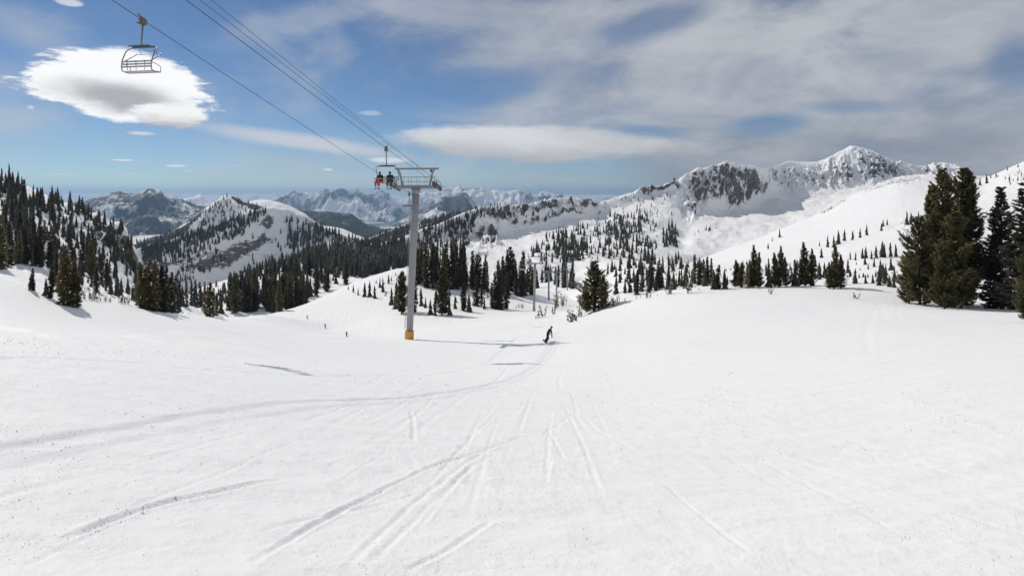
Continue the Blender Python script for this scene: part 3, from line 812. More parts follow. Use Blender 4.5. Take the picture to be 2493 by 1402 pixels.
far_range = loft('far_range', [
    [(500, 640, 7600), (1000, 640, 7600), (1700, 620, 7600)],
    [(500, 550, 8200), (800, 545, 8200), (1000, 540, 8200), (1300, 530, 8200), (1700, 530, 8200)],
    [(500, 520, 8700), (800, 505, 8700), (1000, 505, 8700), (1300, 500, 8700), (1700, 515, 8700)],
    [(500, 510, 9000), (600, 500, 9000), (660, 488, 9000), (690, 478, 9000), (716, 467, 9000), (730, 470, 9000), (747, 469, 9000), (770, 472, 9000), (782, 464, 9000), (796, 461, 9000), (806, 468, 9000), (818, 464, 9000), (832, 460, 9000), (850, 466, 9000), (868, 461, 9000), (880, 472, 9000), (892, 477, 9000), (908, 470, 9000), (928, 464, 9000), (946, 473, 9000), (965, 484, 9000), (985, 482, 9000), (1010, 476, 9100), (1036, 467, 9200), (1052, 470, 9200), (1088, 455, 9400), (1104, 457, 9400), (1118, 451, 9400), (1128, 462, 9400), (1140, 459, 9500), (1160, 457, 9500), (1175, 454, 9500), (1195, 462, 9500), (1212, 464, 9500), (1228, 472, 9500), (1262, 466, 9500), (1278, 472, 9500), (1300, 478, 9500), (1322, 468, 9400), (1345, 473, 9400), (1362, 482, 9400), (1420, 492, 9400), (1500, 500, 9400), (1700, 510, 9400)],
    [(500, 530, 11500), (900, 510, 11500), (1300, 510, 11500), (1700, 530, 11500)]],
    [6, 16, 34, 8], 520, M_FAR, 'jagged blue and white mountain range on the horizon', base_forest=0.50,
    forest=[([(600, 495), (720, 462), (900, 462), (1000, 490), (1000, 540), (600, 540)], 0.57, 14)],
    amp=420.0, freq=0.0019, rgh=30.0, seed=101, rid=0.85, crest_keep=0.9)

small_peak = loft('small_peak', [
    [(380, 600, 5200), (700, 600, 5200)], [(380, 520, 5700), (490, 515, 5700), (700, 520, 5700)],
    [(380, 500, 6000), (430, 492, 6000), (455, 482, 6000), (475, 476, 6000), (488, 472, 6000), (497, 480, 6000), (520, 494, 6000), (700, 505, 6000)], [(380, 530, 7200), (700, 530, 7200)]],
    [4, 24, 6], 160, M_FAR, 'small blue peak on the left horizon', base_forest=0.45, amp=90.0, freq=0.0018, rgh=12.0, seed=111)

horizon_range = loft('horizon_range', [
    [(-600, 560, 15000), (1200, 560, 15000), (3100, 560, 15000)],
    [(-600, 500, 18000), (1200, 500, 18000), (3100, 500, 18000)],
    [(-600, 474, 20000), (0, 475, 20000), (150, 473, 20000), (200, 471, 20000), (300, 474, 20000), (440, 471, 20000), (480, 475, 20000), (560, 473, 20000), (650, 471, 20000), (720, 474, 20000), (1200, 474, 20000), (3100, 474, 20000)],
    [(-600, 500, 23000), (1200, 500, 23000), (3100, 500, 23000)]],
    [5, 24, 6], 400, M_FAR, 'faint pale hills along the far horizon', base_forest=0.42, amp=260.0, freq=0.0007, rgh=20.0, seed=121, crest_keep=0.75)

# the valley floor and everything under the hills, out to the horizon
vy = np.geomspace(300, 26000, 60); vx = np.linspace(-1.25, 1.25, 80)
VX = vx[None] * vy[:, None]; VY = np.repeat(vy[:, None], 80, 1)
VZ = -150 - 0.035 * np.clip(VY - 600, 0, 12000) + 12 * fbm(VX * 0.002, VY * 0.002, 4, 131)
VZ = np.where(VY < 700, np.minimum(VZ, -150), VZ)
vf = mesh_grid('valley_floor', np.stack([VX, VY, VZ], -1).reshape(-1, 3), 60, 80, M_MID,
               attrs={'rock': np.zeros(4800), 'forest': np.full(4800, 0.6)})
tag(vf, 'wooded snowy valley floor between the mountains', kind='structure')

bpy.context.view_layer.update()
DG = bpy.context.evaluated_depsgraph_get()


def cast(px, py):
    """First surface along the sight line of a photo pixel -> (location, object name)."""
    d = Vector(((px - CX) / FPX, 1.0, (HOR - py) / FPX)).normalized()
    ok, loc, nrm, idx, ob, _ = scene.ray_cast(DG, Vector((0, 0, CZ)), d)
    return (loc, ob.name, nrm) if ok else (None, None, None)


def drop(x, y, z0=400):
    ok, loc, nrm, idx, ob, _ = scene.ray_cast(DG, Vector((x, y, z0)), Vector((0, 0, -1)))
    return loc.z if ok else 0.0

# ------------------------------------------------------------------ conifers
def conifer_mesh(name, seed, whorls, per, sprays, leaf, rad, bare=0.03, droop=0.25, top=0.9, ragged=0.35, lean=0.0, mats=None, tuft=0.0):
    """Unit-height conifer: returns (trunk mesh, crown mesh). Every spray is a small bent leaf of two triangles."""
    g = np.random.default_rng(seed)
    # trunk, slightly bent
    mb = MB(); zs = np.linspace(-0.05, 0.985, 9)
    bx, by = g.normal(0, 0.012, 2)
    ctr = lambda z: (bx * math.sin(z * 3.0) + lean * z * z, by * math.sin(z * 2.4))
    mb.tube([(*ctr(z), z) for z in zs], [max(0.0022, 0.0165 * (1 - 0.93 * max(z, 0))) for z in zs], 7)
    tme = bpy.data.meshes.new(name + '_trunk'); tme.from_pydata(mb.v, [], mb.f); tme.update(); tme.materials.append(M_BARK)
    for p in tme.polygons: p.use_smooth = True
    n = whorls * per
    h = np.repeat(np.linspace(bare, 0.965, whorls), per) + g.normal(0, 0.35 / whorls, n)
    h = np.clip(h, bare * 0.6, 0.985)
    azb = g.uniform(0, 2 * np.pi, n)
    # uneven side lobes: some sides grow fuller than others
    lob = 1 + 0.22 * np.sin(azb * 2 + g.uniform(0, 6) + h * 5) + 0.15 * np.sin(azb * 3 + g.uniform(0, 6) - h * 9)
    prof = np.clip(1 - h, 0, 1) ** top * np.clip(0.55 + h * 2.2, 0, 1)
    gap = 0.75 + 0.25 * np.sin(h * whorls * 0.55 + g.uniform(0, 6))
    L = rad * (prof * 0.94 + 0.05) * lob * gap * (1 - ragged * g.random(n) ** 1.5)
    pitch = (0.55 * (h - 0.35) - droop * (1 - h)) + g.normal(0, 0.12, n)
    k = sprays
    s = (np.arange(k)[None] + g.random((n, k))) / k
    s = 0.10 + 0.90 * s ** (0.8 - 0.3 * tuft)
    Ls = L[:, None] * s
    cz = np.sin(pitch)[:, None] * Ls - 0.25 * droop * Ls * s + (0.22 + 0.5 * tuft) * Ls * s * s
    cr = np.cos(pitch)[:, None] * Ls
    a = azb[:, None] + g.normal(0, 0.05, (n, k))
    cx0 = np.array([ctr(z) for z in h])
    pos = np.stack([cx0[:, 0, None] + cr * np.cos(a), cx0[:, 1, None] + cr * np.sin(a), h[:, None] + cz], -1).reshape(-1, 3)
    side = np.where(g.random((n, k)) < 0.5, 1, -1) * g.uniform(0.15, 1.15, (n, k)) * (1 - 0.5 * s)
    da = (a + side).ravel()
    dp = (pitch[:, None] * 0.6 + g.normal(0.05, 0.33, (n, k))).ravel()
    d = np.stack([np.cos(da) * np.cos(dp), np.sin(da) * np.cos(dp), np.sin(dp)], -1)
    ln = leaf * g.uniform(0.65, 1.35, len(d)) * (0.55 + 0.45 * np.clip((1 - np.repeat(h, k)) * 2.2, 0, 1))
    upv = np.stack([g.normal(0, 0.5, len(d)), g.normal(0, 0.5, len(d)), np.ones(len(d))], -1)
    w = np.cross(d, upv); w /= np.linalg.norm(w, axis=1)[:, None] + 1e-9
    nn = np.cross(w, d)
    ln = ln[:, None]
    p0 = pos - d * ln * 0.25
    p2 = pos + d * ln * 0.75
    p1 = pos + d * ln * 0.2 + w * ln * 0.24 - nn * ln * 0.06
    p3 = pos + d * ln * 0.2 - w * ln * 0.24 - nn * ln * 0.06
    V = np.stack([p0, p1, p2, p3], 1).reshape(-1, 3)
    b = np.arange(len(d))[:, None] * 4
    F = np.concatenate([b + [0, 1, 2], b + [0, 2, 3]], 0)
    V[:, 2] = np.maximum(V[:, 2], 0.004)
    cme = mesh_np(name + '_crown', V, F, None, link=False)
    cme.materials.append(mats or M_NEEDLE)
    return tme, cme


def far_tree(seed, layers=5, sides=6):
    """A spiky low tree for the distant slopes, unit height."""
    g = np.random.default_rng(seed); vs = []; fs = []
    for i in range(layers):
        z0 = i / layers * 0.86; z1 = z0 + 1.0 / layers * (1.9 - 0.4 * i / layers); z1 = min(z1, 1.0) if i < layers - 1 else 1.0
        r = (0.155 * (1 - z0) ** 0.85 + 0.012) * g.uniform(0.85, 1.15)
        b = len(vs); vs.append((g.normal(0, .01), g.normal(0, .01), z1))
        for k in range(sides):
            t = 2 * math.pi * (k + g.uniform(-.3, .3)) / sides; rr = r * g.uniform(0.6, 1.2)
            vs.append((rr * math.cos(t), rr * math.sin(t), z0 + g.uniform(-0.02, 0.05)))
        fs += [(b, b + 1 + k, b + 1 + (k + 1) % sides) for k in range(sides)]
    return np.array(vs), np.array(fs)


MIDS = [conifer_mesh('conifer_%d' % i, 100 + i, 26, 8, 7, 0.070, rad, droop=dr, top=tp, ragged=rg, mats=mt)
        for i, (rad, dr, tp, rg, mt) in enumerate(((0.125, .25, .85, .35, M_NEEDLE_DARK), (0.105, .35, .75, .4, M_NEEDLE_DARK), (0.15, .2, .9, .35, M_NEEDLE_DARK), (0.135, .3, .7, .5, M_NEEDLE_DARK),
                                               (0.17, .15, .8, .45, M_NEEDLE), (0.20, .15, .75, .45, M_NEEDLE), (0.16, .2, .65, .4, M_NEEDLE), (0.13, .3, .9, .3, M_NEEDLE), (0.11, .4, .55, .7, M_NEEDLE_DARK), (0.19, .2, .7, .65, M_NEEDLE_DARK), (0.09, .3, .6, .6, M_NEEDLE_DARK), (0.15, .1, 1.1, .6, M_NEEDLE_DARK)))]
HEROES = [conifer_mesh('big_conifer_%d' % i, 300 + i, 40, 10, 28, 0.036, rad, bare=0.05, droop=dr, top=tp, ragged=rg, mats=mt, tuft=tu)
          for i, (rad, dr, tp, rg, mt, tu) in enumerate(((0.185, .0, .66, .42, M_NEEDLE, .8), (0.20, .0, .62, .45, M_NEEDLE, .8), (0.29, .0, .62, .5, M_NEEDLE, .8), (0.27, .3, .8, .5, M_NEEDLE_DARK, 0.2), (0.31, .32, .75, .5, M_NEEDLE_DARK, 0.2), (0.20, .12, .85, .6, M_NEEDLE, 0.4)))]
FARS = [far_tree(500 + i, 4 + i % 3, 5 + i % 3) for i in range(6)]

trees = []        # each: x, y, z, height m, width factor, kind of mesh ('mid'/'hero'), mesh index or None, label, group, photo height
TERR_L = {'left_hill', 'snow_slope', 'wooded_hill'}


def hand(px, py, hpx, label, group, idx=None, hero=None, wf=1.0, sink=0.0):
    loc, on, _ = cast(px, py)
    if loc is None: return
    hm = hpx * loc.y / FPX
    trees.append([loc.x, loc.y, loc.z - sink, hm, wf, hero, idx, label, group, hpx])


def scatter(poly, n, h0, h1, label, group, on=None, clump=0.0, seed=0, gscale=40.0, wf=1.0):
    g = np.random.default_rng(seed + 900); xs = [p[0] for p in poly]; ys = [p[1] for p in poly]; got = 0; tries = 0
    while got < n and tries < n * 12:
        tries += 1
        px, py = g.uniform(min(xs), max(xs)), g.uniform(min(ys), max(ys))
        if not in_poly(np.array([px]), np.array([py]), poly)[0]: continue
        if clump > 0:
            c = vnoise(np.array([px / gscale]), np.array([py / gscale]), seed)[0]
            if g.random() < clump * (c < 0.5): continue
        loc, ob, nrm = cast(px, py)
        if loc is None or (on and ob not in on): continue
        hm = h0 + (h1 - h0) * g.random() ** 1.3
        trees.append([loc.x, loc.y, loc.z - 0.02 * hm, hm, wf * g.uniform(0.85, 1.25), None, None, label, group, hm * FPX / loc.y])
        got += 1


# --- the trees at the right edge
GB = 'big conifers standing together at the right edge'
for (px, py, hp, lab, he, wf) in (
        (2290, 744, 338, 'tallest brown-green conifer in the front of the big right clump, left spire', 0, 1.0),
        (2326, 740, 334, 'brown-green conifer of the big right clump, middle spire', 1, 1.0),
        (2352, 741, 336, 'brown-green conifer of the big right clump, right spire', 0, 1.0),
        (2262, 738, 290, 'brown-green conifer of the big right clump, left shoulder', 0, 0.95),
        (2338, 752, 240, 'brown-green conifer low in the middle of the big right clump', 1, 1.0),
        (2240, 742, 215, 'broad olive conifer at the left foot of the big right clump', 2, 0.85),
        (2213, 738, 125, 'low bushy conifer at the outer left of the big right clump', 2, 1.0),
        (2300, 752, 150, 'short bushy conifer in front of the big right clump', 2, 1.2),
        (2440, 752, 300, 'dark ragged conifer just right of the big clump', 3, 0.85),
        (2416, 746, 190, 'shorter dark drooping conifer right of the big clump', 4, 0.75),
        (2485, 760, 318, 'dark ragged conifer cut by the right edge of the picture', 3, 1.1),
        (2500, 785, 190, 'low olive conifer in the right corner behind the slope', 2, 1.0)):
    hand(px, py, hp, lab, GB, hero=he, wf=wf)
# --- single conifers that stand out
GS = 'single conifers beside the piste'
hand(1446, 757, 122, 'bushy golden-green conifer right of the snowboarder', GS, hero=2, wf=1.35)
hand(1470, 752, 84, 'small dark conifer against the right side of the bushy golden one', GS, hero=2, wf=0.85)
hand(1428, 758, 70, 'low conifer at the left foot of the bushy golden one', GS, hero=2, wf=1.2)
hand(978, 763, 104, 'dense olive conifer column touching the lift mast on its left', GS, hero=0, wf=1.15)
hand(1008, 760, 78, 'thin dark conifer just right of the lift mast', GS, idx=1)
hand(1076, 766, 118, 'tall brown-tipped conifer on the open snow right of the lift mast', GS, hero=1, wf=1.15)
GK = 'conifers on the snow knoll right of the lift mast'
for (px, py, hp) in ((962, 752, 62), (953, 742, 45), (1060, 768, 58), (1094, 768, 52), (1048, 766, 40), (1025, 745, 48), (1036, 750, 30), (1130, 757, 72), (1142, 760, 48), (1160, 745, 78), (1172, 745, 62), (1204, 752, 92),
                     (1214, 753, 98), (1222, 754, 95), (1232, 752, 88), (1197, 748, 60), (1108, 752, 34), (1179, 752, 30), (1084, 740, 40), (900, 722, 40), (888, 722, 36), (912, 726, 34), (932, 710, 36), (925, 700, 26), (946, 690, 24), (860, 712, 20), (848, 705, 14), (872, 718, 18)):
    hand(px, py, hp, 'small dark conifer on the open snow knoll around the lift mast', GK)
GR = 'row of conifers along the top of the right-hand roll'
for (px, py, hp, ix) in ((1790, 698, 66, 4), (1804, 700, 62, 4), (1835, 699, 104, 5), (1848, 700, 88, 4), (1826, 700, 66, 2), (1886, 698, 84, 4), (1896, 699, 102, 6), (1914, 697, 72, 0), (1872, 700, 50, 5), (1960, 696, 108, 5), (1974, 696, 92, 3),
                         (1946, 696, 66, 4), (1935, 697, 48, 5), (2030, 703, 112, 3), (2046, 702, 84, 2), (2020, 703, 66, 4), (2082, 690, 38, 4), (2140, 694, 44, 4), (2125, 690, 24, 3), (2165, 698, 30, 1), (2176, 700, 26, 1), (1750, 703, 58, 0), (1765, 703, 40, 1), (1738, 704, 50, 2)):
    hand(px, py, hp, 'conifer in the ragged row on top of the right-hand snow roll', GR, idx=ix, wf=1.3 if hp < 80 else 1.15, hero=(5 if hp > 60 else None))
GH = 'conifers in the snow basin right of centre'
for (px, py, hp) in ((1500, 716, 46), (1522, 713, 40), (1534, 712, 78), (1550, 718, 62), (1565, 700, 62), (1586, 700, 78), (1606, 702, 66), (1628, 698, 58), (1580, 712, 40), (1545, 700, 30), (1612, 700, 40), (1560, 660, 46), (1510, 660, 40), (1532, 655, 48), (1490, 663, 34),
                     (1570, 634, 40), (1578, 634, 44), (1588, 634, 36), (1645, 634, 24), (1652, 634, 26), (1690, 690, 72), (1702, 692, 66), (1712, 690, 60), (1722, 690, 66), (1732, 690, 62), (1670, 695, 44), (1660, 698, 36), (1480, 668, 30), (1538, 630, 36)):
    hand(px, py, hp, 'conifer among the small snow humps right of centre', GH)
GT = 'conifers dotted on the smooth right-hand snowfield'
for (px, py, hp) in ((2070, 632, 20), (2083, 634, 22), (2100, 630, 28), (2108, 629, 30), (2122, 631, 22), (2133, 629, 33), (2148, 627, 42), (2153, 627, 36), (2168, 626, 38), (2181, 626, 34), (2015, 602, 30), (2030, 603, 32), (2041, 595, 36), (2056, 587, 30), (2076, 585, 26),
                     (2094, 579, 26), (2110, 573, 28), (2146, 562, 20), (2150, 552, 18), (2160, 548, 16), (2208, 548, 36), (2218, 546, 30), (2236, 532, 20), (2386, 452, 22), (2376, 456, 14), (2402, 447, 24), (2425, 432, 14), (2360, 470, 34), (1898, 578, 22), (1880, 587, 12), (1870, 606, 16), (1995, 600, 14), (2000, 628, 26)):
    hand(px, py, hp, 'small conifer on the smooth snowfield left of the big right clump', GT)
# --- left hillside
GL = 'conifers on the left hillside'
LL = 'dark conifer on the steep left hillside'
for (px, py, hp) in ((4, 655, 150), (20, 650, 122), (44, 643, 92), (62, 643, 100), (85, 647, 88), (100, 651, 112), (118, 652, 100), (135, 690, 92), (142, 712, 110), (202, 664, 112), (216, 668, 96), (231, 676, 122), (224, 680, 110), (248, 690, 84), (262, 696, 76), (286, 700, 64),
                     (56, 500, 80), (64, 503, 66), (95, 500, 46), (105, 502, 42), (28, 470, 44), (14, 455, 46), (4, 440, 42), (38, 480, 38), (75, 505, 36), (122, 492, 34), (132, 498, 30), (140, 500, 32), (168, 505, 36), (185, 518, 36), (206, 526, 38)):
    hand(px, py, hp * (0.8 if py < 600 else 0.9), LL, GL, idx=(0, 1, 2, 3, 7)[int(px) % 5])
GF = 'conifers along the left crest of the piste'
for (px, py, hp, ix) in ((152, 742, 128, 6), (166, 744, 138, 6), (178, 746, 112, 4), (188, 748, 76, 5), (122, 726, 84, 1), (82, 708, 56, 1), (75, 705, 40, 1), (112, 720, 46, 1)):
    hand(px, py, hp, 'brown-green conifer rising behind the left crest of the piste', GF, idx=ix)
GD = 'conifers in the dark stand left of centre'
for (px, py, hp, ix) in ((338, 745, 96, 6), (345, 750, 112, 6), (354, 752, 104, 4), (362, 753, 124, 6), (372, 756, 118, 2), (381, 758, 122, 6), (390, 758, 108, 0), (397, 760, 116, 2), (408, 761, 112, 0), (418, 762, 100, 2), (427, 762, 92, 3), (436, 759, 78, 0), (332, 735, 80, 4),
                     (444, 745, 52, 5), (455, 747, 66, 2), (466, 745, 60, 0), (476, 746, 66, 2), (488, 748, 62, 2), (500, 764, 78, 4), (510, 770, 84, 4), (519, 770, 70, 5), (528, 768, 56, 3), (538, 763, 44, 5)):
    hand(px, py, hp, 'conifer in the dark stand at the left edge of the piste', GD, idx=ix)
GE = 'conifers in the dense wood below the lift chairs'
g3 = random.Random(33)
for i in range(46):
    t = g3.random(); px = 556 + 190 * t
    py = 764 - (2 if px < 665 else (px - 665) * 0.30) - g3.uniform(0, 14)
    hand(px, py, g3.uniform(42, 106) * (1 - 0.2 * t), 'conifer in the dense dark wood where the skiers are heading', GE, idx=g3.choice((4, 6, 5, 0, 2, 7)))
GC = 'conifers in the wood right of the lift mast'
for i in range(64):
    t = g3.random(); px = 1012 + 285 * t
    py = 684 + 26 * t + g3.uniform(-6, 16)
    hand(px, py, g3.uniform(40, 112), 'tall dark conifer in the wood right of the lift mast', GC, idx=g3.choice((0, 1, 2, 3, 7, 6)))
for i in range(16):
    px = 1305 + 95 * g3.random()
    hand(px, 690 + g3.uniform(-12, 14), g3.uniform(36, 64), 'tall dark conifer in the wood right of the lift mast', GC, idx=g3.choice((0, 1, 2)))

# --- scattered woods (the largest become single trees, the rest one mass)
scatter([(0, 430), (60, 462), (130, 488), (230, 530), (300, 558), (328, 620), (250, 610), (100, 570), (0, 545)], 150, 3.5, 8.0, LL, GL, {'left_hill'}, 0.8, 1, 34, 0.85)
scatter([(0, 545), (100, 565), (250, 605), (330, 640), (350, 700), (300, 700), (200, 664), (0, 638)], 95, 3.5, 8.5, LL, GL, {'left_hill'}, 0.75, 2, 34, 0.9)
scatter([(200, 675), (300, 706), (400, 742), (400, 752), (300, 726), (120, 690)], 30, 1.5, 5, LL, GL, {'left_hill'}, 0.3, 3)
LM = 'distant conifer across the valley'; GM = 'distant conifers across the valley'
scatter([(555, 738), (640, 692), (700, 673), (790, 667), (870, 683), (820, 706), (740, 740), (640, 758), (555, 765)], 115, 5, 14, 'conifer in the dense dark wood where the skiers are heading', GE, {'wooded_hill', 'snow_slope'}, 0.55, 4, 25)
scatter([(640, 640), (760, 622), (870, 624), (870, 676), (780, 666), (690, 672), (620, 696), (560, 712)], 210, 8, 14, LM, GM, {'snowy_spur', 'wooded_hill'}, 0.35, 5, 30)
scatter([(470, 715), (570, 677), (660, 650), (640, 690), (560, 740), (480, 748)], 60, 5, 9, LM, GM, {'snowy_spur', 'wooded_hill'}, 0.5, 6, 25)
scatter([(345, 607), (430, 584), (560, 539), (650, 512), (640, 540), (590, 575), (520, 600), (430, 640), (350, 650)], 340, 6, 14, LM, GM, {'forested_ridge'}, 0.6, 7, 25, 0.85)
scatter([(345, 607), (430, 584), (500, 560), (560, 539), (610, 520), (655, 513), (640, 532), (560, 566), (480, 596), (400, 626), (350, 642)], 270, 9, 16, LM, GM, {'forested_ridge'}, 0.25, 30, 18, 0.8)
scatter([(360, 640), (520, 600), (560, 640), (470, 690), (390, 690)], 90, 6, 13, LM, GM, {'forested_ridge'}, 0.6, 8, 30)
scatter([(690, 530), (760, 548), (850, 582), (990, 588), (1010, 640), (900, 700), (800, 640), (730, 640), (700, 600)], 560, 10, 17, LM, GM, {'forested_ridge', 'mountain', 'snowy_spur'}, 0.45, 9, 45)
scatter([(820, 600), (990, 595), (1010, 650), (900, 676), (840, 672)], 300, 11, 18, LM, GM, {'forested_ridge', 'mountain', 'snowy_spur'}, 0.1, 10)
scatter([(600, 575), (720, 560), (720, 640), (560, 690)], 30, 8, 14, LM, GM, {'forested_ridge'}, 0.5, 11, 30)
scatter([(330, 590), (450, 548), (550, 477), (645, 508), (560, 533), (430, 580), (340, 603)], 250, 6, 12, LM, GM, {'peak_ridge'}, 0.6, 12, 25, 0.85)
scatter([(880, 590), (1000, 550), (1090, 527), (1180, 505), (1180, 520), (1090, 545), (1000, 576), (900, 598)], 300, 9, 16, LM, GM, {'dark_shoulder'}, 0.2, 13, 25)
scatter([(1000, 572), (1090, 540), (1170, 512), (1150, 560), (1130, 640), (1010, 650)], 260, 7, 14, LM, GM, {'mountain'}, 0.5, 14, 30)
scatter([(1130, 505), (1300, 498), (1300, 530), (1160, 530)], 60, 5, 9, LM, GM, {'mountain'}, 0.5, 15, 20)
LR = 'distant conifer casting a long shadow on the far right-hand snow slope'; GRR = 'distant conifers on the far snow slope right of centre'
scatter([(1290, 605), (1350, 565), (1430, 545), (1480, 520), (1560, 510), (1600, 545), (1600, 610), (1540, 625), (1400, 640), (1300, 640)], 300, 6, 13, LR, GRR, {'mountain'}, 0.65, 16, 22)
scatter([(1340, 580), (1400, 560), (1440, 600), (1420, 640), (1360, 640)], 50, 9, 16, LR, GRR, {'mountain'}, 0.4, 17, 20)
scatter([(1470, 545), (1560, 530), (1570, 580), (1480, 590)], 60, 8, 15, LR, GRR, {'mountain'}, 0.4, 18, 20)
scatter([(1612, 560), (1635, 540), (1655, 560), (1652, 600), (1612, 604)], 42, 9, 18, LR, GRR, {'mountain'}, 0.0, 19)
scatter([(1500, 478), (1640, 460), (1640, 530), (1450, 530)], 40, 4, 9, LR, GRR, {'mountain'}, 0.4, 20, 20)
scatter([(1680, 572), (1745, 548), (1748, 556), (1685, 580)], 9, 5, 9, LR, GRR, {'mountain'}, 0, 21)
scatter([(1490, 640), (1600, 630), (1740, 650), (1740, 700), (1500, 718)], 90, 2.5, 7.5, 'conifer among the small snow humps right of centre', GH, {'snow_basin'}, 0.4, 22, 30)
scatter([(1740, 660), (2060, 640), (2180, 650), (2180, 692), (1740, 700)], 50, 2, 5, 'conifer in the ragged row on top of the right-hand snow roll', GR, {'snow_basin', 'snow_slope'}, 0.4, 23, 30)
scatter([(2380, 440), (2493, 395), (2493, 450), (2400, 452)], 14, 3, 6, 'small conifer on the smooth snowfield left of the big right clump', GT, {'snow_basin'}, 0, 24)

scatter([(0, 435), (130, 492), (300, 560), (340, 680), (300, 700), (150, 655), (0, 635)], 170, 1.2, 4.0, LL, GL, {'left_hill'}, 0.3, 40, 40, 1.5)
scatter([(1290, 605), (1480, 520), (1640, 470), (1640, 600), (1540, 630), (1300, 640)], 110, 1.5, 5, LR, GRR, {'mountain'}, 0.5, 41, 25, 1.7)
scatter([(1490, 640), (1740, 650), (2180, 640), (2180, 692), (1740, 700), (1500, 718)], 110, 0.6, 2.2, 'conifer among the small snow humps right of centre', GH, {'snow_basin'}, 0.4, 42, 25, 1.8)
scatter([(860, 690), (1010, 660), (1240, 730), (1240, 752), (1000, 752), (930, 720)], 60, 0.8, 3.0, 'small dark conifer on the open snow knoll around the lift mast', GK, {'snow_slope'}, 0.3, 43, 25, 1.4)
trees.sort(key=lambda t: -t[9])
ORD = ['', 'first', 'second', 'third', 'fourth', 'fifth', 'sixth', 'seventh', 'eighth', 'ninth', 'tenth', 'eleventh', 'twelfth', 'thirteenth', 'fourteenth', 'fifteenth', 'sixteenth', 'seventeenth', 'eighteenth', 'nineteenth', 'twentieth']
for t in trees[:300]:                      # the left hillside in three bands that one can find
    if t[7] == LL:
        py_ = HOR - (t[2] - CZ) / t[1] * FPX; px_ = CX + t[0] / t[1] * FPX
        t[7] = ('dark conifer on the skyline of the steep left hillside' if py_ < 455 + px_ * 0.36 else
                'dark conifer halfway up the steep left hillside' if py_ < 600 + px_ * 0.22 else 'dark conifer at the foot of the steep left hillside')
by_label = {}
for t in trees[:300]: by_label.setdefault(t[7], []).append(t)
for lab, ts in by_label.items():           # small sets: count them from the left
    if 1 < len(ts) <= 20:
        ts.sort(key=lambda t: t[0] / t[1])
        for i, t in enumerate(ts): t[7] = ORD[i + 1] + ' from the left: ' + lab
cnt = {}
far = []
g4 = random.Random(44)
n_single = 0
for t in trees:
    x, y, z, hm, wf, hero, idx, label, group, hp = t
    if n_single >= 300:
        far.append(t); continue
    n_single += 1
    tme, cme = HEROES[hero] if hero is not None else MIDS[g4.choice((0, 1, 2, 3, 8, 9, 10, 11)) if (idx is None or (idx < 4 and g4.random() < 0.5)) else idx]
    e = empty('conifer_tree', (x, y, z), (0, 0, g4.uniform(0, 6.28)))
    sx = hm * wf * g4.uniform(0.78, 1.3)
    e.rotation_euler = (g4.gauss(0, 0.025), g4.gauss(0, 0.025), e.rotation_euler[2])
    e.scale = (sx, sx, hm)
    tag(e, label, 'tree', group)
    for nm, me in (('trunk', tme), ('crown', cme)):
        o = bpy.data.objects.new(nm, me); col.objects.link(o); o.parent = e
# the rest, too many and too small to tell apart: one mass
Vs, Fs, off = [], [], 0
fr = np.random.default_rng(77)
for vi, (tv_, tf_) in enumerate(FARS):
    sel = [t for i, t in enumerate(far) if i % len(FARS) == vi]
    if not sel: continue
    A = np.array([[t[0], t[1], t[2], t[3], t[4]] for t in sel])
    a = fr.uniform(0, 6.28, len(A)); c, s_ = np.cos(a)[:, None], np.sin(a)[:, None]
    w = (A[:, 3] * A[:, 4])[:, None]
    X = (tv_[None, :, 0] * c - tv_[None, :, 1] * s_) * w + A[:, 0, None]
    Y_ = (tv_[None, :, 0] * s_ + tv_[None, :, 1] * c) * w + A[:, 1, None]
    Z = tv_[None, :, 2] * A[:, 3, None] + A[:, 2, None]
    Vs.append(np.stack([X, Y_, Z], -1).reshape(-1, 3))
    Fs.append((tf_[None] + (np.arange(len(A)) * len(tv_))[:, None, None]).reshape(-1, 3) + off); off += len(A) * len(tv_)
wood = mesh_np('conifer_forest', np.concatenate(Vs), np.concatenate(Fs), M_NEEDLE_DARK)
tag(wood, 'dark conifer woods spread over the distant snowy slopes', kind='stuff')
print('TREES single', n_single, 'far', len(far))

# ------------------------------------------------------------------ saplings and bare shrubs poking out of the snow
def sapling_mesh(name, seed, stems, leafy):
    g = np.random.default_rng(seed); mb = MB(); lv = []; lf = []
    for i in range(stems):
        a = g.uniform(0, 6.28); tilt = g.uniform(0.05, 0.55); h = g.uniform(0.45, 1.0)
        b0 = Vector((g.normal(0, .12), g.normal(0, .12), -0.08)); d = Vector((math.cos(a) * math.sin(tilt), math.sin(a) * math.sin(tilt), math.cos(tilt)))
        mb.tube([b0, b0 + d * h * 0.55, b0 + d * h + Vector((0, 0, 0.06 * h))], [0.022, 0.014, 0.005], 5)
        for k in range(int(16 * leafy)):
            s = g.uniform(0.25, 1.0); p = np.array(b0 + d * h * s); dd = g.normal(0, 1, 3); dd[2] = abs(dd[2]) * 0.6 + 0.2; dd /= np.linalg.norm(dd)
            w = np.cross(dd, g.normal(0, 1, 3)); w /= np.linalg.norm(w); L = 0.15 * g.uniform(.6, 1.2)
            q = len(lv); lv += [p, p + dd * L * .5 + w * L * .28, p + dd * L, p + dd * L * .5 - w * L * .28]; lf += [(q, q + 1, q + 2), (q, q + 2, q + 3)]
    sme = bpy.data.meshes.new(name + '_stem'); sme.from_pydata(mb.v, [], mb.f); sme.update(); sme.materials.append(M_TWIG)
    cme = mesh_np(name + '_leaf', np.array(lv), np.array(lf), M_NEEDLE, link=False) if lv else None
    return sme, cme


SAPS = [sapling_mesh('sapling_%d' % i, 700 + i, (3, 5, 7, 4, 9)[i % 5], (1.0, 0.8, 0.35, 1.4, 0.5)[i % 5]) for i in range(8)]
g5 = random.Random(55)


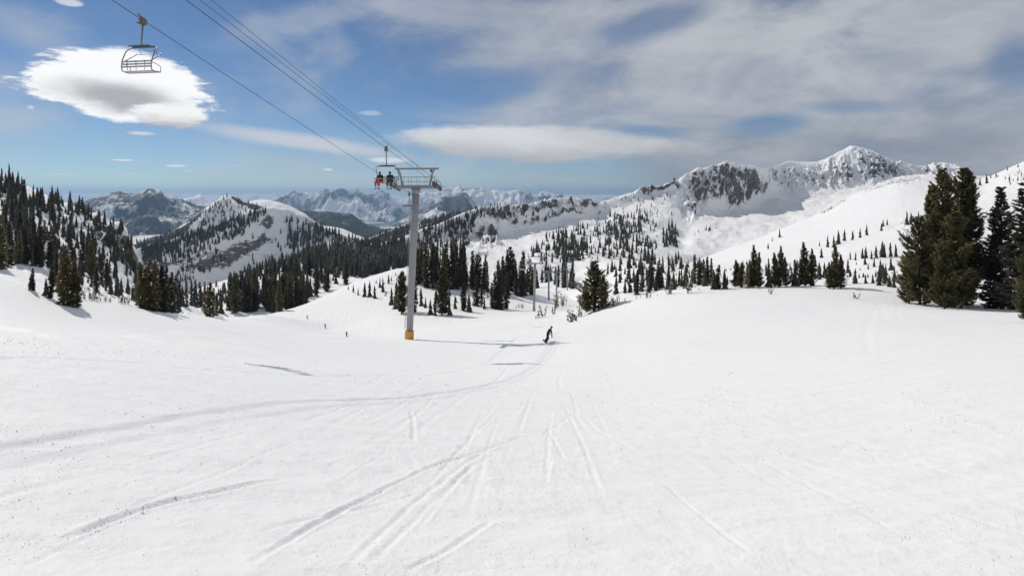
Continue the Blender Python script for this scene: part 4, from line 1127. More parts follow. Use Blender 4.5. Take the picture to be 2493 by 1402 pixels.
def shrub(px, py, hp, label, group, ix=None, wf=1.0):
    loc, ob, _ = cast(px, py)
    if loc is None: return
    hm = hp * loc.y / FPX
    e = empty('sapling', (loc.x, loc.y, loc.z), (0, 0, g5.uniform(0, 6.28))); e.scale = (hm * wf, hm * wf, hm)
    tag(e, label, 'sapling', group)
    sme, cme = SAPS[ix if ix is not None else g5.randrange(len(SAPS))]
    for nm, me in (('stems', sme), ('foliage', cme)):
        if me is None: continue
        o = bpy.data.objects.new(nm, me); col.objects.link(o); o.parent = e


shrub(1322, 773, 34, 'upright sapling poking from the snow left above the snowboarder', 'saplings by the snowboarder', 3, 0.9)
shrub(1306, 776, 16, 'low twiggy sapling at the left of the upright one above the snowboarder', 'saplings by the snowboarder', 1, 1.2)
shrub(1396, 783, 38, 'wide bare-stemmed bush between the snowboarder and the golden conifer', 'saplings by the snowboarder', 4, 1.3)
shrub(1412, 772, 44, 'leaning thin sapling in front of the golden conifer', 'saplings by the snowboarder', 2, 0.7)
shrub(1494, 746, 40, 'bare thin sapling right of the golden conifer', 'saplings by the snowboarder', 2, 0.7)
shrub(1576, 726, 22, 'small dark bush alone on the snow below the humps', 'saplings by the snowboarder', 3, 1.2)
shrub(1630, 716, 36, 'forked bare sapling on the edge of the snow roll', 'saplings by the snowboarder', 2, 1.1)
shrub(1676, 714, 60, 'small tree with bare stems at the edge of the snow roll', 'saplings by the snowboarder', 3, 0.6)
shrub(1875, 716, 24, 'tiny twisted twig bush below the row of conifers on the roll', 'saplings by the snowboarder', 1, 0.9)
shrub(2086, 728, 18, 'tiny dark tuft alone on the right snowfield', 'saplings by the snowboarder', 3, 1.2)
shrub(1818, 702, 98, 'tall dead grey snag in the row of conifers on the roll', 'saplings by the snowboarder', 2, 0.35)
LS = 'sapling sticking out of the snow along the left crest'
for i, px in enumerate((205, 215, 222, 228, 236, 245, 256, 262, 268, 292, 298, 306, 312)):
    shrub(px, 728 + (px - 200) * 0.115, g5.uniform(14, 44), ORD[i + 1] + ' from the left: ' + LS, 'saplings along the left crest of the piste', wf=0.55)
LS2 = 'small sapling on the edge of the open snow right of centre'
for i, (px, py, hp) in enumerate(sorted(((1522, 735, 12), (1533, 738, 10), (1548, 728, 12), (1560, 726, 14), (1600, 722, 8), (1505, 740, 22), (1700, 708, 10), (1850, 705, 10), (1348, 765, 26), (1265, 750, 14), (1272, 750, 16), (1256, 750, 10), (1352, 752, 40), (1360, 748, 46), (1370, 745, 34), (1378, 745, 30)))):
    shrub(px, py, hp, ORD[i + 1] + ' from the left: ' + LS2, 'saplings on the open snow right of centre', wf=0.7)

# ------------------------------------------------------------------ loose snow crumbs thrown up along the run
cr = np.random.default_rng(88)
N = 80000
rad = 1.9 + 20 * cr.random(N * 2) ** 1.7
aa = cr.uniform(R(-48), R(48), N * 2)
qx, qy = rad * np.sin(aa), rad * np.cos(aa)
dens = np.clip(fbm(qx * 0.45, qy * 0.45, 3, 31) * 1.9 + 0.42, 0.03, 1) * np.where(qx < 0, 1, 0.55)
keepm = cr.random(N * 2) < dens
qx, qy = qx[keepm][:N], qy[keepm][:N]
for C in crumb_lines:
    if np.linalg.norm(C, axis=1).min() > 14: continue
    k = cr.integers(0, len(C), 260); off2 = cr.normal(0, 0.16, (260, 2))
    qx = np.r_[qx, C[k, 0] + off2[:, 0]]; qy = np.r_[qy, C[k, 1] + off2[:, 1]]
nr_, nc_ = RR.shape
gr = np.hypot(qx, qy); ga = np.arctan2(qx, qy)
okm = (gr > 1.7) & (gr < 40) & (np.abs(ga) < R(49)); qx, qy, gr, ga = qx[okm], qy[okm], gr[okm], ga[okm]
ri = np.clip(np.searchsorted(RR[:, 0], gr), 1, nr_ - 1); ci_ = np.clip(np.searchsorted(front, ga), 1, len(front) - 1)
qz = gz[ri, ci_]
sz = gr * (0.00048 + 0.0011 * cr.random(len(qx)) ** 4) + 0.0015
oct_v = np.array([(1, 0, -0.4), (-1, 0, -0.4), (0, 1, -0.4), (0, -1, -0.4), (0, 0, 0.9)], float)
oct_f = np.array([(0, 2, 4), (2, 1, 4), (1, 3, 4), (3, 0, 4)])
jit = 1 + 0.35 * cr.normal(0, 1, (len(qx), 5, 1))
th = cr.uniform(0, 6.28, len(qx))[:, None]
ov = oct_v[None] * jit
ovx = ov[..., 0] * np.cos(th) - ov[..., 1] * np.sin(th); ovy = ov[..., 0] * np.sin(th) + ov[..., 1] * np.cos(th)
CV = np.stack([ovx * sz[:, None] * 1.2 + qx[:, None], ovy * sz[:, None] + qy[:, None], ov[..., 2] * sz[:, None] + (qz + sz * 0.25)[:, None]], -1).reshape(-1, 3)
CF = (oct_f[None] + (np.arange(len(qx)) * 5)[:, None, None]).reshape(-1, 3)
crumbs = mesh_np('snow_crumbs', CV, CF, M_PISTE, smooth=True)
tag(crumbs, 'loose crumbs of snow strewn over the piste in the foreground', kind='stuff')
# ------------------------------------------------------------------ chairlift
M_STEEL = plain('galvanised_steel', (0.27, 0.28, 0.285), 0.55, 0.25, 0.15, 1.2)
M_DARKSTEEL = plain('dark_steel', (0.09, 0.09, 0.095), 0.5, 0.4)
M_CHAIR = plain('chair_tube_steel', (0.22, 0.225, 0.235), 0.42, 0.6)
M_ROPE = plain('steel_rope', (0.035, 0.035, 0.038), 0.7, 0.2)
M_PAD = plain('yellow_tower_pad', (0.62, 0.32, 0.045), 0.7, 0.0, 0.1, 3)
M_SLAT = plain('grey_seat_slats', (0.42, 0.42, 0.44), 0.55)
M_SHEAVE = plain('sheave_rubber', (0.05, 0.05, 0.05), 0.7)
M_GRIP = plain('weathered_grip_steel', (0.16, 0.12, 0.085), 0.6, 0.3, 0.3, 12)

KX = 0.156                                            # the line runs this far right per metre forward
LDIR = Vector((KX, 1, 0)).normalized()
CROSS = Vector((1, -KX, 0)).normalized()
line_rz = -math.atan(KX)


def lift_x(Y): return -10.65 + KX * (Y - 62)


GAUGE = 2.35                                          # half distance between the two ropes


def lift_tower(Y, arm_py, base_px, base_py, label, detail=True):
    """Origin at the foot; the mast leans from the foot to the crossarm."""
    foot = Vector(P(base_px, base_py, Y)); foot.z = drop(foot.x, foot.y, foot.z + 6)
    topz = CZ + (HOR - arm_py) / FPX * Y
    top = Vector((lift_x(Y), Y, topz))
    e = empty('lift_tower', foot); tag(e, label, 'lift tower', 'lift towers marching down the valley')
    T = top - foot
    Lm = T.length; ax = T.normalized()
    m = MB(); m.tube([Vector((0, 0, -0.6)), ax * (Lm * 0.33), ax * (Lm * 0.66), ax * (Lm - 0.15)], [0.36, 0.38, 0.39, 0.39], 16)
    m.build('mast', M_STEEL, e, True)
    n = 18 if detail else 10
    if Y < 200: MB().tube([Vector((0, 0, -0.35)), Vector((0, 0, -0.3)), ax * 0.95, ax * 1.0], [0.47, 0.50, 0.50, 0.46], n).build('tower_pad', M_PAD, e, False)
    A = T
    X, L_, Z = CROSS, LDIR, Vector((0, 0, 1))
    MB().beam(A - X * (GAUGE + 0.15), A + X * (GAUGE + 0.15), 0.34, 0.34).build('crossarm', M_STEEL, e)
    MB().tube([A - Z * 0.9, A - Z * 0.17], [0.33, 0.52], 12).build('mast_head', M_STEEL, e, True)
    if detail:
        for hgt in (0.22, 0.42, 0.62, 0.82):
            MB().tube([ax * (Lm * hgt - 0.06), ax * (Lm * hgt + 0.06)], 0.41, 16).build('mast_flange', M_STEEL, e)
        lad = e
        for sgn in (-1, 1):
            MB().tube([ax * 1.2 - X * 0.52 + L_ * 0.18 * sgn, ax * (Lm - 0.4) - X * 0.46 + L_ * 0.18 * sgn], 0.02, 5).build('ladder_rail', M_STEEL, lad)
        rung = None
        for k in range(34):
            q = 1.5 + k * (Lm - 2.2) / 34
            if rung is None:
                rung = MB().tube([-L_ * 0.18, L_ * 0.18], 0.014, 5).build('ladder_rung', M_STEEL, lad); o = rung
            else:
                o = rung.copy(); col.objects.link(o)
            o.location = ax * q - X * (0.52 - 0.06 * q / Lm)
    # lifting frame above the crossarm: two raking posts and a top beam
    hf = 2.05
    for sgn in (-1, 1):
        a, b = A + X * (1.55 * sgn) + Z * 0.17, A + X * (2.02 * sgn) + Z * hf
        m = MB(); m.beam(a, A + X * (1.90 * sgn) + Z * (hf - 0.4), 0.2, 0.16)
        m.beam(A + X * (1.89 * sgn) + Z * (hf - 0.45), A + X * (2.15 * sgn) + Z * (hf - 0.02), 0.2, 0.16); m.build('frame_post', M_STEEL, e)
    MB().beam(A - X * 2.45 + Z * hf, A + X * 2.6 + Z * hf, 0.2, 0.2).build('top_beam', M_STEEL, e)
    if detail:
        for i, zz in enumerate((0.62, 1.12)):
            for off in (-0.45, 0.45):
                MB().tube([A - X * 1.7 + Z * zz + L_ * off, A + X * 2.3 + Z * zz + L_ * off], 0.022, 5).build('handrail', M_STEEL, e)
        for k in (-1.6, -0.7, 0.2, 1.1, 2.0):
            for off in (-0.45, 0.45):
                MB().tube([A + X * k + L_ * off + Z * 0.17, A + X * k + L_ * off + Z * 1.12], 0.02, 5).build('railing_post', M_STEEL, e)
        MB().box(A + Z * 0.2, (4.4, 0.95, 0.05), Matrix.Rotation(line_rz, 3, 'Z')).build('catwalk', M_STEEL, e)
        MB().tube([A + X * 0.1 + Z * hf, A + X * 0.1 + Z * (hf + 0.35), A + X * 0.25 + Z * (hf + 0.5)], 0.03, 6).build('cable_bracket', M_STEEL, e)
        MB().box(A + X * 1.75 + Z * (hf - 0.25), (0.22, 0.2, 0.3)).build('junction_box', M_DARKSTEEL, e)
    # sheave trains
    nw = 6 if detail else 4
    for sgn in (-1, 1):
        c = A + X * (GAUGE * sgn) + Z * 0.05
        fr = MB()
        slope = Vector((KX, 1, -0.19)).normalized()
        fr.beam(c - slope * 1.5, c + slope * 1.5, 0.09, 0.22)
        fr.beam(c - slope * 1.2 + Z * 0.18, c + slope * 1.2 + Z * 0.18, 0.07, 0.12)
        fr.beam(c - Z * 0.1, c + Z * 0.55, 0.16, 0.2, (0, 1, 0))
        s = fr.build('sheave_train', M_STEEL, e)
        for k in range(nw):
            q = c + slope * (-1.35 + 2.7 * k / (nw - 1)) + Z * 0.05
            MB().disc(q + X * 0.07 * sgn, X, 0.30, 0.15, 14).build('sheave', M_SHEAVE, s)
        if detail:
            MB().tube([c + X * 0.22 * sgn - slope * 1.35 + Z * 0.1, c + X * 0.3 * sgn - slope * 0.9 + Z * 0.62, c + X * 0.3 * sgn + slope * 0.4 + Z * 0.62, c + X * 0.22 * sgn + slope * 1.2 + Z * 0.2], 0.035, 6).build('rope_catcher', M_STEEL, s)
    return e, top


TOWERS = []
for (Y, apy, bpx, bpy_, lab, det) in (
        (62, 456, 996, 830, 'nearest grey chairlift tower with a yellow padded foot', True),
        (177, 641, 1300, 757, 'second chairlift tower with a yellow foot, above the snowboarder', False),
        (225, 662, 1336, 733, 'third chairlift tower down the line, grey, just right of the yellow-footed one', False),
        (266, 663, 1355, 738, 'fourth chairlift tower, standing behind thin saplings', False),
        (351, 656, 1381, 716, 'fifth chairlift tower, slim and far, left of the golden conifer', False),
        (435, 634, 1397, 700, 'farthest chairlift tower, tiny against the trees', False)):
    e, top = lift_tower(Y, apy, bpx, bpy_, lab, det)
    TOWERS.append(top)


def rope_pts(side, dz=0.30, extra=0.0, y_start=-60, sag=0.9):
    """Points of a rope over the sheaves, sagging between towers."""
    tops = [t + CROSS * (GAUGE * side + extra) + Vector((0, 0, dz)) for t in TOWERS]
    s0 = tops[0]; first = Vector((s0.x + KX * (y_start - s0.y), y_start, s0.z + RISE[side] * (s0.y - y_start)))
    seq = [first] + tops
    pts = []
    for a, b in zip(seq[:-1], seq[1:]):
        L = (b - a).length
        for k in range(20):
            t = k / 20; p = a.lerp(b, t); p.z -= sag * (L / 120) ** 2 * 4 * t * (1 - t) * 0.8; pts.append(p)
    end = seq[-1].copy(); pts.append(end)
    pts.append(end + Vector((KX * 90, 90, -18)))
    return pts


RISE = {-1: 0.240, 1: 0.217, 0: 0.213}
ropeL = rope_pts(-1); ropeR = rope_pts(1)


def on_rope(pts, Y):
    for a, b in zip(pts[:-1], pts[1:]):
        if a.y <= Y <= b.y:
            return a.lerp(b, (Y - a.y) / (b.y - a.y)), (b - a).normalized()


def y_at_px(pts, px):
    best = min((abs(CX + p.x / p.y * FPX - px), p.y) for a, b in zip(pts[:-1], pts[1:]) if b.y > 8 for p in [a.lerp(b, k / 40) for k in range(41)] if p.y > 6)
    return best[1]


tag(MB().tube(ropeL, 0.016, 6).build('haul_rope', M_ROPE), 'dark steel haul rope on the left side of the lift, carrying the empty chair', 'rope', 'ropes of the chairlift')
tag(MB().tube(ropeR, 0.016, 6).build('haul_rope', M_ROPE), 'dark steel haul rope on the right side, carrying the two riders', 'rope', 'ropes of the chairlift')
tag(MB().tube([p + Vector((0.22, 0, 0.30)) for p in ropeR[:21]] + [ropeR[21] + Vector((0.22, 0, 0.28))], 0.011, 6).build('signal_cable', M_ROPE), 'second dark cable running close beside the riders\' rope', 'cable', 'ropes of the chairlift')
c0 = TOWERS[0] + CROSS * 0.1 + Vector((0, 0, 2.5))
cp = [Vector((c0.x + KX * (y - c0.y), y, c0.z + 0.232 * (c0.y - y) - 0.9 * (1 - ((y - 1) / 61) ** 2))) for y in np.linspace(-60, 62, 30)]
cp[-1] = c0
for a, b in zip(TOWERS[:-1], TOWERS[1:]):
    for k in range(1, 13):
        t = k / 12; p = (a + CROSS * 0.1 + Vector((0, 0, 2.5))).lerp(b + CROSS * 0.1 + Vector((0, 0, 2.3)), t); p.z -= 3.2 * t * (1 - t); cp.append(p)
tag(MB().tube(cp, 0.013, 5).build('communication_line', M_ROPE), 'thinnest and uppermost overhead line above the lift ropes', 'cable', 'ropes of the chairlift')


def make_chair(full=True):
    """Origin at the grip on the rope; x across the line, riders face -y."""
    e = empty('lift_chair')
    m = MB(); m.tube([(0, -0.26, -0.02), (0, -0.14, 0.03), (0, 0.14, 0.03), (0, 0.26, -0.02)], [0.035, 0.09, 0.09, 0.035], 8)
    m.box((0, 0, -0.12), (0.16, 0.3, 0.18)); m.beam((0, -0.1, 0.0), (0, 0.32, 0.26), 0.05, 0.06); m.beam((0, -0.2, 0.1), (0, 0.12, 0.16), 0.05, 0.05)
    m.box((0, 0.28, -0.2), (0.06, 0.2, 0.05))
    m.build('grip', M_GRIP, e)
    MB().tube([(0, 0, -0.12), (0, 0.05, -0.7), (0, 0.10, -1.12), (0, 0.06, -1.26), (0, -0.05, -1.32)], 0.042, 8).build('hanger', M_CHAIR, e, True)
    w = 0.84
    m = MB(); m.beam((-0.62, -0.05, -1.33), (0.62, -0.05, -1.33), 0.10, 0.07); m.beam((-0.45, 0.08, -1.28), (0.75, 0.08, -1.28), 0.06, 0.05); m.build('hanger_beam', M_DARKSTEEL, e)
    # bail: down both sides, back to the seat
    path = [(-w, 0.42, -2.42), (-w, 0.36, -2.05), (-w, 0.16, -1.6), (-w * 0.97, 0.02, -1.45), (-w * 0.86, -0.05, -1.37), (-w * 0.6, -0.05, -1.36), (w * 0.6, -0.05, -1.36), (w * 0.86, -0.05, -1.37), (w * 0.97, 0.02, -1.45), (w, 0.16, -1.6), (w, 0.36, -2.05), (w, 0.42, -2.42)]
    MB().tube(path, 0.027, 8).build('bail', M_CHAIR, e, True)
    # seat frame and slats, backrest bars
    m = MB()
    for s in (-1, 1): m.tube([(s * w, 0.42, -2.42), (s * w, 0.36, -2.60), (s * w, 0.1, -2.64), (s * w, -0.18, -2.60)], 0.028, 7)
    m.tube([(-w, -0.18, -2.60), (w, -0.18, -2.60)], 0.028, 7); m.build('seat_frame', M_CHAIR, e, True)
    st = MB().box((0, 0, 0), (2 * w - 0.06, 0.095, 0.035)).build('seat_slat', M_SLAT, e)
    for i in range(5):
        o = st if i == 0 else st.copy()
        if i: col.objects.link(o)
        o.location = (0, -0.13 + i * 0.115, -2.585 - 0.012 * i)
    bs = MB().box((0, 0, 0), (2 * w - 0.06, 0.03, 0.075)).build('back_slat', M_SLAT, e)
    for i in range(3):
        o = bs if i == 0 else bs.copy()
        if i: col.objects.link(o)
        o.location = (0, 0.43 - 0.02 * i, -2.42 + i * 0.135); o.rotation_euler = (0.15, 0, 0)
    if full:
        bar = MB().tube([(0, 0.40, -2.60), (0, 0.42, -2.1)], 0.014, 6).build('back_upright', M_CHAIR, e)
        for i, x in enumerate((-0.49, 0, 0.49)):
            o = bar if i == 0 else bar.copy()
            if i: col.objects.link(o)
            o.location = (x, 0.02, 0)
    for s in (-1, 1):
        MB().tube([(s * (w + .02), 0.40, -2.2), (s * (w + .04), 0.05, -2.26), (s * (w + .04), -0.16, -2.34), (s * (w + .02), -0.18, -2.58)], 0.018, 6).build('armrest', M_CHAIR, e, True)
    return e


def restraint(e, down):
    m = MB(); w = 0.76
    if down:
        m.tube([(-w, 0.3, -2.1), (-w, -0.1, -2.22), (-w, -0.42, -2.28), (w, -0.42, -2.28), (w, -0.1, -2.22), (w, 0.3, -2.1)], 0.022, 6)
        for s in (-0.45, 0.45): m.tube([(s, -0.42, -2.28), (s, -0.55, -2.8), (s, -0.6, -3.02)], 0.018, 6); m.tube([(s - 0.2, -0.6, -3.02), (s + 0.2, -0.6, -3.02)], 0.018, 6)
    else:
        m.tube([(-w, 0.3, -2.1), (-w * 0.98, -0.2, -1.75), (-w * 0.95, -0.42, -1.58), (w * 0.95, -0.42, -1.58), (w * 0.98, -0.2, -1.75), (w, 0.3, -2.1)], 0.022, 6)
        for s in (-0.45, 0.45): m.tube([(s, -0.42, -1.58), (s * 0.9, -0.2, -1.42)], 0.018, 6)
    m.build('restraint_bar', M_CHAIR, e, True)


CS = 1.12
chairs = []


def put_chair(e, rope, Y, face_cam, label, sc=CS, roll=0.0):
    p, d = on_rope(rope, Y)
    e.location = p + Vector((0, 0, -0.02)); e.scale = (sc,) * 3
    e.rotation_euler = (0, roll, line_rz + (0 if face_cam else math.pi))
    tag(e, label, 'chairlift chair', 'chairs hanging on the lift')
    chairs.append(e); return e


proto = make_chair(True)
second = copy_tree(proto)
restraint(proto, False); restraint(second, True)
put_chair(proto, ropeL, y_at_px(ropeL, 345), False, 'empty chairlift chair high up in front of the white cloud', sc=0.98)
put_chair(second, ropeR, y_at_px(ropeR, 940), True, 'chairlift chair carrying two riders beside the nearest tower')
third = copy_tree(proto); put_chair(third, ropeL, y_at_px(ropeL, 975) + 3, False, 'empty chairlift chair hanging just left of the nearest mast')
for px, rp, fc, lab in ((1177, ropeL, False, 'empty chairlift chair in front of the dark wood, left of the second tower'), (1272, ropeL, False, 'left one of two chairlift chairs beside the second tower'), (1286, ropeR, True, 'right one of two chairlift chairs beside the second tower'),
                        (1330, ropeL, False, 'distant chairlift chair above the third tower'), (1362, ropeR, True, 'distant chairlift chair between the fourth and fifth towers')):
    c = copy_tree(proto); put_chair(c, rp, y_at_px(rp, px), fc, lab)

# ------------------------------------------------------------------ people
M_JACKET = plain('black_jacket', (0.012, 0.012, 0.014), 0.75)
M_JACKET2 = plain('dark_olive_jacket', (0.022, 0.021, 0.017), 0.75)
M_RED = plain('red_trousers', (0.52, 0.055, 0.035), 0.7)
M_GREYP = plain('dark_grey_trousers', (0.055, 0.052, 0.05), 0.75)
M_BOARD = plain('dark_board', (0.03, 0.03, 0.034), 0.4)
M_SKI = plain('pale_skis', (0.42, 0.45, 0.48), 0.4)
M_HELM = plain('grey_helmet', (0.17, 0.17, 0.18), 0.35)
M_HELMB = plain('black_helmet', (0.012, 0.012, 0.013), 0.35)
M_SKIN = plain('skin', (0.42, 0.27, 0.2), 0.6)
M_GOG = plain('goggles', (0.02, 0.02, 0.03), 0.15)
M_BOOT = plain('boots', (0.02, 0.02, 0.022), 0.5)


def skin_mesh(name, joints, edges, mat, parent, root=0, sub=2):
    """One continuous body grown from a skeleton: joints are (x, y, z, radius)."""
    me = bpy.data.meshes.new(name); me.from_pydata([j[:3] for j in joints], edges, []); me.update()
    me.materials.append(mat)
    o = bpy.data.objects.new(name, me); col.objects.link(o)
    sk = o.modifiers.new('skin', 'SKIN'); sk.use_smooth_shade = True
    lay = me.skin_vertices[0] if len(me.skin_vertices) else None
    if lay is None:
        bpy.context.view_layer.objects.active = o
        bpy.ops.mesh.customdata_skin_add(); lay = me.skin_vertices[0]
    for i, j in enumerate(joints):
        r = j[3]; lay.data[i].radius = r if isinstance(r, tuple) else (r, r); lay.data[i].use_root = (i == root)
    o.modifiers.new('sub', 'SUBSURF').levels = sub; o.modifiers['sub'].render_levels = sub
    o.parent = parent
    return o


def head_parts(e, c, face, helm, up=(0, 0, 1)):
    """Helmet and goggles on the head at c looking along face."""
    c, f, u = Vector(c), Vector(face).normalized(), Vector(up).normalized()
    s = f.cross(u).normalized(); u = s.cross(f)
    M = Matrix((s, f, u)).transposed()
    v, fs = [], []
    nu, nv = 14, 8
    for j in range(nv + 1):
        ph = math.pi * 0.62 * j / nv
        for i in range(nu):
            t = 2 * math.pi * i / nu
            v.append(c + M @ Vector((0.112 * math.sin(ph) * math.cos(t), 0.13 * math.sin(ph) * math.sin(t) - 0.012, 0.03 + 0.115 * math.cos(ph))))
    for j in range(nv):
        for i in range(nu): fs.append((j * nu + i, j * nu + (i + 1) % nu, (j + 1) * nu + (i + 1) % nu, (j + 1) * nu + i))
    MB().add(v, fs).build('helmet', helm, e, True)
    gm = MB(); gm.tube([c + M @ Vector((0.098 * math.sin(t), 0.085 + 0.035 * math.cos(t) , 0.025)) for t in (-1.3, -0.8, -0.3, 0.3, 0.8, 1.3)], 0.034, 8)
    gm.build('goggles', M_GOG, e, True)


def hand_pose(J, Ed, wrist_i, d, side, scale=1.0):
    """Palm and five fingers grown from the wrist along d; thumb on the given side."""
    w = Vector(J[wrist_i][:3]); d = Vector(d).normalized(); s = Vector(side).normalized(); s = (s - d * s.dot(d)).normalized(); n = d.cross(s)
    J.append((*(w + d * 0.075), 0.036)); p = len(J) - 1; Ed.append((wrist_i, p))
    for k, (off, ln) in enumerate(((-0.032, 0.062), (-0.011, 0.078), (0.011, 0.082), (0.032, 0.074))):
        a = w + d * 0.105 + s * off
        J.append((*a, 0.012)); i = len(J) - 1; Ed.append((p, i))
        J.append((*(a + d * ln * 0.55 + n * 0.015), 0.0105)); Ed.append((i, i + 1))
        J.append((*(a + d * ln * 0.85 + n * 0.045), 0.009)); Ed.append((i + 1, i + 2))
    a = w + d * 0.04 + s * 0.045
    J.append((*a, 0.014)); i = len(J) - 1; Ed.append((wrist_i, i)); J.append((*(a + d * 0.05 + s * 0.025 + n * 0.01), 0.012)); Ed.append((i, i + 1))


def ski(name, parent, a, d, up, ln, wd, mat):
    """A thin plank with a turned-up tip."""
    a, d, u = Vector(a), Vector(d).normalized(), Vector(up).normalized(); s = d.cross(u).normalized(); u = s.cross(d)
    prof = [(-0.5, 0.0, 0.8), (-0.3, 0.0, 0.9), (0, 0.0, 0.8), (0.3, 0.0, 0.95), (0.42, 0.015, 1.0), (0.48, 0.06, 0.8), (0.5, 0.1, 0.3)]
    vs, fs = [], []
    for t, z, w in prof:
        for sg in (-1, 1):
            for h in (0, 0.014): vs.append(a + d * t * ln + u * (z * ln * 0.5 + h) + s * sg * wd / 2 * w)
    for i in range(len(prof) - 1):
        b = i * 4
        fs += [(b, b + 4, b + 6, b + 2), (b + 1, b + 3, b + 7, b + 5), (b, b + 1, b + 5, b + 4), (b + 2, b + 6, b + 7, b + 3)]
    e = (len(prof) - 1) * 4; fs += [(0, 2, 3, 1), (e, e + 1, e + 3, e + 2)]
    return MB().add(vs, fs).build(name, mat, parent)


def seated(label, jacket, pants, helm, lean=0.0, arm='lap', skis=M_SKI):
    """Origin at the seat under the hips, facing -y."""
    e = empty('person'); tag(e, label, 'person')
    J = [(0, 0.02, 0.12, (0.17, 0.14)), (0, 0.0, 0.34, (0.17, 0.13)), (0, -0.02 - lean * 0.3, 0.54, (0.19, 0.13)), (0, -0.03 - lean * 0.4, 0.64, 0.07), (0, -0.05 - lean * 0.5, 0.72, 0.075), (0, -0.06 - lean * 0.55, 0.80, (0.088, 0.10)), (0, -0.06 - lean * 0.55, 0.87, 0.07)]
    Ed = [(0, 1), (1, 2), (2, 3), (3, 4), (4, 5), (5, 6)]
    for s in (-1, 1):
        b = len(J)
        J += [(s * 0.21, -0.02 - lean * 0.3, 0.56, 0.085), (s * 0.28, -0.08, 0.32, 0.065), (s * 0.20, -0.32, 0.22, 0.05)]
        Ed += [(2, b), (b, b + 1), (b + 1, b + 2)]
        hand_pose(J, Ed, b + 2, (-s * 0.3, -1, -0.1), (-s, 0, 0.4))
        b = len(J)
        J += [(s * 0.11, -0.06, 0.10, 0.105), (s * 0.15, -0.46, 0.10, 0.085), (s * 0.15, -0.54, 0.0, 0.075), (s * 0.16, -0.56, -0.28, 0.062)]
        Ed += [(0, b), (b, b + 1), (b + 1, b + 2), (b + 2, b + 3)]
    skin_mesh('body', J, Ed, jacket, e)
    Jp, Ep = [(0, 0.02, 0.10, (0.18, 0.15))], []
    for s in (-1, 1):
        b = len(Jp)
        Jp += [(s * 0.11, -0.06, 0.10, 0.118), (s * 0.15, -0.46, 0.10, 0.10), (s * 0.15, -0.545, 0.0, 0.092), (s * 0.16, -0.56, -0.27, 0.085), (s * 0.16, -0.56, -0.34, 0.088)]
        Ep += [(0, b), (b, b + 1), (b + 1, b + 2), (b + 2, b + 3), (b + 3, b + 4)]
    skin_mesh('trousers', Jp, Ep, pants, e)
    for s in (-1, 1):
        skin_mesh('boot', [(s * 0.16, -0.53, -0.40, 0.07), (s * 0.16, -0.54, -0.50, 0.065), (s * 0.165, -0.70, -0.53, 0.05)], [(0, 1), (1, 2)], M_BOOT, e)
        ski('ski', e, (s * 0.17, -0.62, -0.60), (s * 0.25, -1, -0.10), (0, -0.1, 1), 1.62, 0.085, skis)
    hc = (0, -0.06 - lean * 0.55, 0.80)
    head_parts(e, hc, (0, -1, -0.08), helm)
    return e


r1 = seated('rider in a black jacket and red trousers sitting on the lift chair', M_JACKET, M_RED, M_HELM, 0.1)
r2 = seated('rider in dark jacket and dark grey trousers sitting on the lift chair', M_JACKET2, M_GREYP, M_HELMB, 0.25)
bpy.context.view_layer.update()
for r, x, tw in ((r1, -0.50, -0.10), (r2, 0.28, 0.22)):
    Mc = second.matrix_world
    r.location = Mc @ Vector((x, 0.12, -2.565)); r.rotation_euler = (0, 0, line_rz + tw); r.scale = (1.0,) * 3


def standing(label, hp, px, py, jacket, pants, helm, kind):
    """Far skiers: one body, legs bent, on skis; origin under the feet."""
    loc, ob, _ = cast(px, py)
    e = empty('person', loc); tag(e, label, 'person', 'skiers on the slope')
    J = [(0, 0, 0.88, (0.16, 0.13)), (0.02, 0, 1.12, (0.17, 0.12)), (0.06, 0, 1.34, (0.19, 0.12)), (0.08, 0, 1.44, 0.06), (0.10, 0, 1.58, (0.10, 0.105)), (0.10, 0, 1.66, 0.08)]
    Ed = [(0, 1), (1, 2), (2, 3), (3, 4), (4, 5)]
    for s in (-1, 1):
        b = len(J); J += [(0.06 + s * 0.2, 0.02, 1.34, 0.075), (0.08 + s * 0.30, 0.14, 1.10, 0.055), (0.10 + s * 0.24, 0.34, 1.0, 0.045)]; Ed += [(2, b), (b, b + 1), (b + 1, b + 2)]
        b = len(J); J += [(s * 0.11, 0, 0.82, 0.10), (s * 0.13 + 0.05, 0.14, 0.48, 0.08), (s * 0.12 + 0.02, 0.0, 0.12, 0.06), (s * 0.12 + 0.02, 0.14, 0.05, 0.05)]; Ed += [(0, b), (b, b + 1), (b + 1, b + 2), (b + 2, b + 3)]
    skin_mesh('body', J, Ed, jacket, e, sub=1)
    head_parts(e, (0.10, 0, 1.58), (0.2, 1, 0), helm)
    for s in (-1, 1): ski('ski', e, (s * 0.12 + 0.02, 0.1, 0.0), (0.1, 1, 0), (0, 0, 1), 1.65, 0.085, M_BOARD)
    sc = hp * loc.y / FPX / 1.75
    e.scale = (sc,) * 3; e.rotation_euler = (0, kind, kind * 3)
    return e


standing('far skier in dark clothes, lowest and nearest of the three on the left piste', 15, 844, 821, M_JACKET, M_JACKET, M_HELMB, -0.12)
standing('far skier in dark clothes, middle of the three on the left piste', 13, 792, 800, M_JACKET, M_JACKET, M_HELMB, -0.25)
standing('far skier in dark clothes, highest and farthest of the three on the left piste', 11, 748, 777, M_JACKET, M_JACKET, M_HELMB, -0.25)


